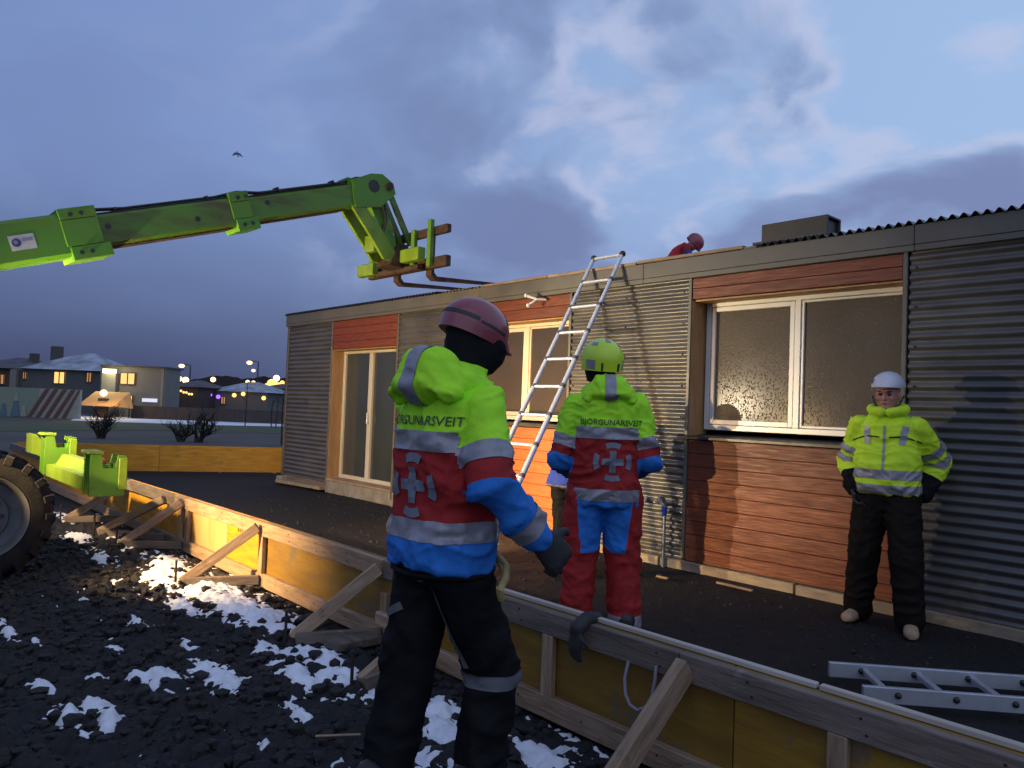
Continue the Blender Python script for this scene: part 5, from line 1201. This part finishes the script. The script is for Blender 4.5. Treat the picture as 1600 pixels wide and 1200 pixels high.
def hood(P, J, jacket, seed, c=(0, -.115, 1.535), mt=None, w_=.150, h_=.10):
    m = MB(); c = V3(c)
    n0 = len(m.v); m.ell((0, 0, 0), (w_, .082, h_), 22, 12)
    m.v[n0:] = [(c.x+q[0]*(1+.22*min(0, q[2])/-.105*0 + (.10 if q[2] < 0 else -.06)), c.y+q[1]-.02*(q[2] < -.02), c.z+q[2]+(.03 if abs(q[0]) < .09 else -.01)) for q in m.v[n0:]]
    # the roll of cloth round the neck
    ring = [(V3((c.x+math.cos(a)*.108, c.y+.105+math.sin(a)*.100, c.z-.008+.035*math.sin(a)*-1))) for a in np.linspace(-math.pi*.0, math.pi*2, 19)]
    limb(m, ring, [.040]*len(ring), 12)
    me = remesh(m, .010, 5); wrinkle(me, .014, seed, (11, 11, 12))
    bm = bmesh.new(); bm.from_mesh(me)
    for x in (-.030, .030): bmesh.ops.bisect_plane(bm, geom=bm.faces[:]+bm.edges[:]+bm.verts[:], plane_co=(c.x+x, 0, 0), plane_no=(1, 0, 0))
    b2 = bm.copy(); b2.normal_update()
    for v in b2.verts: v.co += v.normal*.004
    bmesh.ops.delete(b2, geom=[f for f in b2.faces if not (abs(f.calc_center_median().x-c.x) < .030 and f.calc_center_median().y < c.y+.02)], context='FACES')
    bm.to_mesh(me); bm.free(); o = P.put(me, 'hood', [mt], jacket)
    me2 = bpy.data.meshes.new('hood_stripe'); b2.to_mesh(me2); b2.free(); P.put(me2, 'hood_stripe', [M['stripe']], jacket); return o
UPR = [(.72, .198, .150, -.005), (.84, .186, .136, -.01), (.92, .150, .116, -.01), (1.0, .106, .096, .0), (1.08, .082, .085, .01)]
RINGS = [(-.16, .195, .155, .0), (-.02, .200, .16, .0), (.25, .192, .155, .005), (.5, .200, .155, .005)]+UPR
SL = [.088, .080, .073, .066, .058]
# --- 1: the walking man in front
P1 = Person((-2.09, 1.59, .02), (_d0*.75+_r0*.66)[:2], 'man in red helmet walking past in yellow, red and blue rescue jacket and black trousers', 1.0)
J1 = dict(hip=(0, 0, .98), neck=(.015, .03, 1.53), head=(.03, .085, 1.665), headf=(.42, .88, -.22), headu=(.06, .2, 1), shR=(.170, .0, 1.435), elR=(.262, -.05, 1.19), wrR=(.320, .13, 1.02), shL=(-.170, .03, 1.435), elL=(-.24, .10, 1.19), wrL=(-.20, .28, 1.05),
          hpR=(.085, .02, .885), knR=(.11, .16, .53), anR=(.105, .09, .085), hpL=(-.085, 0, .885), knL=(-.11, -.04, .50), anL=(-.105, -.14, .10), hk=1.3)
H1, F1 = make_body(P1, J1, 'glove', (.75, .6))
jm = {'hiv': M['hiv'], 'stripe': M['stripe'], 'red': M['red'], 'blue': M['blue']}
jk1, bv1 = make_jacket(P1, J1, [(-.15, .190, .15, .0), (-.02, .195, .155, .0), (.22, .185, .15, .005), (.5, .195, .155, -.005)]+UPR, [.074, .078, .072, .065, .055],
    {'torso': [(1.352, 'hiv'), (1.288, 'stripe'), (1.065, 'red'), (1.0, 'stripe'), (0, 'blue')], 'arm': [(.52, 'hiv'), (.74, 'stripe'), (.99, 'red'), (1.60, 'blue'), (1.84, 'stripe'), (3, 'blue')]}, jm, 1, .019)
bk = dict(right=(1, 0, 0), up=(0, 0, 1), dirn=(0, 1, 0))
p, f = textmesh('BJÖRGUNARSVEIT', .043); stick(P1, bv1, [(a, b) for a, b in p], f, 'lettering', M['letter'], jk1, (0, -.1, 1.372), **bk)
emblem(P1, bv1, jk1, (0, -.1, 1.175), **bk)
hood(P1, J1, jk1, 4, (.01, -.100, 1.508), M['hiv'], .150, .092)
tr1 = make_trousers(P1, J1, {'black': M['blackcloth'], 'stripe': M['strap']}, lambda c: 'stripe' if .50 < c.z < .545 and c.x > .0 else 'black', 2, (.100, .094, .086, .084), cuts=[((0, 0, .50), (0, 0, 1)), ((0, 0, .545), (0, 0, 1))], amp=.014)
for sd, yw in (('R', -.05), ('L', .08)): make_boot(P1, J1['an'+sd], yw, M['boot'])
hl, on = make_helmet(P1, H1, F1, M['hred'], (.098, .127, .106), (0, -.006, .042), .40, .32, .16)
for a0, a1, e0, e1 in ((-1.5, -.2, .06, .20), (3.3, 4.6, .06, .20), (-.15, .75, .03, .12), (2.4, 3.25, .03, .12)): patch(P1, on, a0, a1, e0, e1, 'vent_band', M['black'], hl, 1.012)
for a0 in (.9, 2.24-.25): patch(P1, on, a0, a0+.25, .55, .95, 'vent_slot', M['black'], hl, 1.01)
gm = MB(); 
for t, a, b in ((0, .0, .0),): pass
def gaiter(P, H, fr, J, mt, face=True):
    r, f, u = fr; m = MB()
    loft(m, [(V3(J['neck'])-V3((0, 0, .03)), .085, .088, (1, 0, 0), (0, 1, 0)), (V3(J['neck'])+V3((0, .01, .03)), .078, .082, (1, 0, 0), (0, 1, 0)), (H(0, .0, -.10), .074, .088, r, f), (H(0, .012, -.05), .082, .108, r, f), (H(0, .012, 0), .085, .112, r, f), (H(0, -.012, .04), .084, .103, r, f)] if face else
            [(V3(J['neck'])-V3((0, 0, .03)), .085, .088, (1, 0, 0), (0, 1, 0)), (V3(J['neck'])+V3((0, .005, .01)), .075, .076, (1, 0, 0), (0, 1, 0)), (H(0, -.03, -.105), .066, .066, r, f)])
    me = remesh(m, .010, 3); wrinkle(me, .006, 3); return P.put(me, 'neck_gaiter', [mt], P.body)
gaiter(P1, H1, F1, J1, M['blackcloth'])
# climbing harness: belt, thigh straps and a yellow rope at the hip
hn = MB()
def ringpts(c, rx, ry, tilt=0, n=26): return [V3((c[0]+math.cos(a)*rx, c[1]+math.sin(a)*ry, c[2]+tilt*math.cos(a))) for a in np.linspace(0, 2*math.pi, n)]
hb = P1.mb(MB().tube(ringpts((0, 0, .888), .182, .143), .010, 8), 'harness_belt', M['blackcloth'], P1.body)
def strip(path, w_):
    pts = []; n = len(path)
    for i, (x, z) in enumerate(path):
        (x0, z0), (x1, z1) = path[max(i-1, 0)], path[min(i+1, n-1)]; L = math.hypot(x1-x0, z1-z0); nx, nz = -(z1-z0)/L, (x1-x0)/L
        pts += [(x-nx*w_, z-nz*w_), (x+nx*w_, z+nz*w_)]
    return pts, [(2*i, 2*i+1, 2*i+3, 2*i+2) for i in range(n-1)]
for pth in ([(.03+.075*t**1.2, .87-.30*t) for t in np.linspace(0, 1, 9)], [(-.15+.09*t, .72+.05*t) for t in np.linspace(0, 1, 6)]):
    q, fs = strip(pth, .013); stick(P1, P1.tb, q, fs, 'harness_strap', M['strap'], P1.body, (0, -.05, 0), (1, 0, 0), (0, 0, 1), (0, 1, 0), .008)
P1.mb(MB().tube([(.12, .15, .93), (.19, .12, .91), (.25, .05, .89), (.27, .0, .86), (.262, .02, .83)], .012, 8), 'rope', M['rope'], P1.body)
P1.mb(MB().tube([(.02, .17, .95), (.12, .155, .92), (.2, .1, .895)], .012, 8), 'rope', M['rope'], P1.body)
# --- 2: man in yellow helmet seen from behind
P2 = Person((-3.12, 3.60, 0), (_d0*.995+_r0*.04)[:2], 'man in yellow helmet standing with his back turned beside the ladder', 1.075)
J2 = dict(hip=(0, 0, .95), neck=(0, -.005, 1.50), head=(-.035, .035, 1.63), headf=(-.28, .95, .05), shR=(.170, 0, 1.40), elR=(.245, -.02, 1.09), wrR=(.19, .20, 1.02), shL=(-.170, 0, 1.40), elL=(-.255, -.02, 1.09), wrL=(-.18, .20, 1.02),
          hpR=(.105, 0, .89), knR=(.125, .03, .49), anR=(.145, -.02, .085), hpL=(-.105, 0, .89), knL=(-.125, .02, .49), anL=(-.145, -.02, .085))
H2, F2 = make_body(P2, J2, 'glove')
jk2, bv2 = make_jacket(P2, J2, [(-.21, .192, .15, .0), (-.02, .200, .158, .0), (.25, .192, .152, .0), (.5, .198, .152, -.005)]+UPR, [.072, .076, .072, .066, .058],
    {'torso': [(1.275, 'hiv'), (1.210, 'stripe'), (.930, 'red'), (.865, 'stripe'), (0, 'blue')], 'arm': [(.58, 'hiv'), (.78, 'stripe'), (.93, 'red'), (3, 'blue')]}, jm, 11, .019)
p, f = textmesh('BJÖRGUNARSVEIT', .043); stick(P2, bv2, p, f, 'lettering', M['letter'], jk2, (.02, -.1, 1.288), **bk)
emblem(P2, bv2, jk2, (.03, -.1, 1.085), R=.108, **bk)
hood(P2, J2, jk2, 9, (.005, -.098, 1.468), M['hiv'], .150, .075)
P2.mb(MB().beam((-.02, -.185, 1.425), (.045, -.185, 1.437), .012, .016).beam((.03, -.185, 1.445), (.05, -.183, 1.46), .012, .02), 'hood_toggle', M['black'], jk2)
tm = {'red': M['red'], 'blue': M['blue'], 'stripe': M['stripe']}
def tcl(c):
    if .165 < c.z < .225: return 'stripe'
    return 'blue' if c.z > .57+.9*max(0, abs(abs(c.x)-.085)-.035) and abs(c.x) < .125+.10*(c.z-.57) else 'red'
make_trousers(P2, J2, tm, tcl, 12, (.116, .100, .092, .092), cuts=[((0, 0, z), (0, 0, 1)) for z in (.165, .225, .60)]+[((x, 0, 0), (1, 0, 0)) for x in (-.155, .155)], amp=.014)
for sd, yw in (('R', -.15), ('L', .15)): make_boot(P2, J2['an'+sd], yw, M['boot'])
hl, on = make_helmet(P2, H2, F2, M['hyel'], (.120, .148, .125), (0, -.008, .03), .50, .20, -.05)
patch(P2, on, -math.pi/2-.22, -math.pi/2+.22, .95, 1.35, 'reflective_tab', M['stripe'], hl, 1.015)
for a in (-math.pi/2-1.0, -math.pi/2+1.0): patch(P2, on, a-.25, a+.25, -.42, .0, 'reflective_tab', M['stripe'], hl, 1.015); patch(P2, on, a-.22, a+.22, .7, .9, 'reflective_tab', M['stripe'], hl, 1.015)
for a in (-math.pi/2-.42, -math.pi/2+.42): patch(P2, on, a-.04, a+.04, -.46, -.12, 'clip', M['black'], hl, 1.05, 3)
gaiter(P2, H2, F2, J2, M['blackcloth'])
# --- 3: man in white helmet by the wall
P3 = Person((-2.30, 5.74, 0), (.22, -.97), 'man in white helmet and bright yellow jacket standing with his back to the wall', 1.015)
J3 = dict(hip=(.0, -.01, .95), neck=(.0, .0, 1.50), head=(.0, .035, 1.635), headf=(.08, 1, -.02), shR=(.185, 0, 1.405), elR=(.255, -.08, 1.16), wrR=(.205, .03, .96), shL=(-.185, -.01, 1.405), elL=(-.285, -.24, 1.17), wrL=(-.20, -.14, .95),
          hpR=(.10, 0, .90), knR=(.145, -.03, .50), anR=(.195, -.12, .085), hpL=(-.10, 0, .90), knL=(-.14, .07, .50), anL=(-.175, .06, .085))
H3, F3 = make_body(P3, J3, 'glove')
jm3 = {'hiv': M['hivy'], 'stripe': M['stripe'], 'dark': M['blackcloth']}
jk3, bv3 = make_jacket(P3, J3, [(-.01, .205, .15, .01), (.10, .222, .168, .015), (.25, .210, .165, .015), (.5, .212, .160, .01)]+UPR, [.080, .088, .090, .082, .066],
    {'torso': [(1.115, 'hiv'), (1.050, 'stripe'), (1.010, 'hiv'), (.95, 'stripe'), (0, 'hiv')], 'arm': [(.50, 'hiv'), (.70, 'stripe'), (.80, 'hiv'), (.97, 'stripe'), (1.50, 'hiv'), (3, 'dark')]}, jm3, 21, .020)
for xx in (.12, -.13):
    q = [(xx-.02+.04*i/3+(.02 if xx < 0 else -.01)*j/4, 1.36-.13*j/4+.06) for j in range(5) for i in range(4)]; fs = [(j*4+i, j*4+i+1, j*4+i+5, j*4+i+4) for j in range(4) for i in range(3)]
    stick(P3, bv3, [(-a, b-1.36) for a, b in q], fs, 'shoulder_tape', M['stripe'], jk3, (0, 0, 1.36), (-1, 0, 0), (0, 0, 1), (0, -1, 0), .006)
for s in (-1, 1):
    q = [(s*(.03+.19*i/8), .02*math.sin(i/8*3)-(i/8)*.035+jj*.009) for i in range(9) for jj in (0, 1)]; stick(P3, bv3, q, [(2*i, 2*i+2, 2*i+3, 2*i+1) for i in range(8)], 'yoke_seam', M['blackcloth'], jk3, (0, 0, 1.335), (-1, 0, 0), (0, 0, 1), (0, -1, 0), .005)
q = [(-.008+.016*i, -.36*j/12) for j in range(13) for i in (0, 1)]; stick(P3, bv3, q, [(2*j, 2*j+1, 2*j+3, 2*j+2) for j in range(12)], 'zip', M['stripe'], jk3, (0, 0, 1.42), (-1, 0, 0), (0, 0, 1), (0, -1, 0), .004)
m = MB(); limb(m, [V3((math.cos(a)*.105, .02+math.sin(a)*.10, 1.535-.02*math.sin(a))) for a in np.linspace(math.pi*.60, math.pi*2.40, 15)], [.034]*15, 12)
me = remesh(m, .009, 3); wrinkle(me, .008, 7); P3.put(me, 'collar', [M['hivy']], jk3)
make_trousers(P3, J3, {'dark': M['browncloth']}, lambda c: 'dark', 22, (.122, .105, .098, .096), amp=.014)
for sd, yw in (('R', -.25), ('L', .18)): make_boot(P3, J3['an'+sd], yw, M['tanboot'])
hl, on = make_helmet(P3, H3, F3, M['hwhite'], (.110, .136, .105), (0, -.010, .066), .12, .14, .02)
patch(P3, on, math.pi*.5-1.15, math.pi*.5-.80, .18, .48, 'helmet_badge', M['stickblue'], hl, 1.008, 5)
gaiter(P3, H3, F3, J3, M['blackcloth'], False)
r_, f_, u_ = F3; P3.mb(MB().tube([H3(.105, .0, .0), H3(.082, .02, -.06), H3(.03, .07, -.115)], .006, 6).tube([H3(-.105, .0, .0), H3(-.082, .02, -.06), H3(-.03, .07, -.115)], .006, 6), 'chin_strap', M['black'], hl)
P3.mb(MB().ell(H3(0, .093, -.060), (.020, .006, .004), 10, 6), 'mouth', M['murred'], P3.body)
for sx in (-1, 1): P3.mb(MB().ell(H3(sx*.031, .094, .026), (.018, .006, .004), 8, 5), 'eyebrow', M['browncloth'], P3.body)
# --- 4: man half hidden behind the one with the yellow helmet
P4 = Person((-4.78, 5.05, 0), (.05, 1), 'man in royal blue jacket mostly hidden behind the one with the yellow helmet', .97)
J4 = dict(hip=(0, 0, .92), neck=(0, .16, 1.38), head=(0, .23, 1.49), headf=(0, .8, -.4), shR=(.19, .12, 1.31), elR=(.25, .14, 1.04), wrR=(.17, .34, 1.0), shL=(-.19, .12, 1.31), elL=(-.25, .14, 1.04), wrL=(-.17, .34, 1.0),
          hpR=(.10, 0, .87), knR=(.11, .04, .48), anR=(.12, 0, .085), hpL=(-.10, 0, .87), knL=(-.11, .04, .48), anL=(-.12, 0, .085))
H4, F4 = make_body(P4, J4, 'glove')
make_jacket(P4, J4, [(-.30, .205, .155, .0)]+RINGS[1:], SL, {'torso': [(.83, 'navy'), (.765, 'stripe'), (0, 'navy')], 'arm': [(.6, 'navy'), (.8, 'stripe'), (3, 'navy')]}, {'navy': M['navy'], 'stripe': M['stripe']}, 31)
make_trousers(P4, J4, {'d': M['blackcloth']}, lambda c: 'd', 32)
for sd in 'RL': make_boot(P4, J4['an'+sd], 0, M['boot'])
make_helmet(P4, H4, F4, M['hred'])
# --- 5: crouching man on the roof
zr = roofz(10.0)+.01
P5 = Person((-7.38, 10.0, zr), (_r0*.97+_d0*-.15)[:2], 'person in red helmet and red and blue jacket crouching on the roof', 1.0)
J5 = dict(hip=(0, -.12, .42), neck=(0, .20, .86), head=(0, .32, .93), headf=(0, .62, -.78), headu=(0, .78, .62), shR=(.17, .17, .80), elR=(.24, .26, .55), wrR=(.2, .48, .42), shL=(-.17, .17, .80), elL=(-.24, .26, .55), wrL=(-.2, .48, .42),
          hpR=(.11, -.10, .38), knR=(.17, .30, .14), anR=(.15, -.18, .07), hpL=(-.11, -.10, .38), knL=(-.17, .30, .14), anL=(-.15, -.18, .07))
H5, F5 = make_body(P5, J5, 'glove')
make_jacket(P5, J5, RINGS, SL, {'torso': [(.80, 'red'), (.76, 'red'), (.42, 'red'), (.35, 'stripe'), (0, 'navy')], 'arm': [(.25, 'red'), (3, 'navy')]}, {'red': M['red'], 'stripe': M['stripe'], 'navy': M['navy']}, 41)
make_trousers(P5, J5, {'red': M['navy']}, lambda c: 'red', 42)
for sd in 'RL': make_boot(P5, (J5['an'+sd][0], J5['an'+sd][1], .085), 0, M['boot'])
make_helmet(P5, H5, F5, M['hred'])
# a dark work glove left hanging over the formwork rail
gl = MB(); c = V3((-2.36, FY-.075, .505))
limb(gl, [c+V3((0, .10, .005)), c+V3((0, .03, .012)), c+V3((0, -.03, -.02))], [.03, .034, .036]); hand(gl, c+V3((0, -.035, -.03)), (0, -.12, -1), (0, 1, 0), (1, 0, 0), .25, .85)
me = remesh(gl, .008, 2); me.materials.append(M['glove']); me.polygons.foreach_set('use_smooth', [True]*len(me.polygons))
go = bpy.data.objects.new('work_glove', me); link(go); tag(go, 'dark work glove hanging over the top rail of the yellow formwork', 'glove')
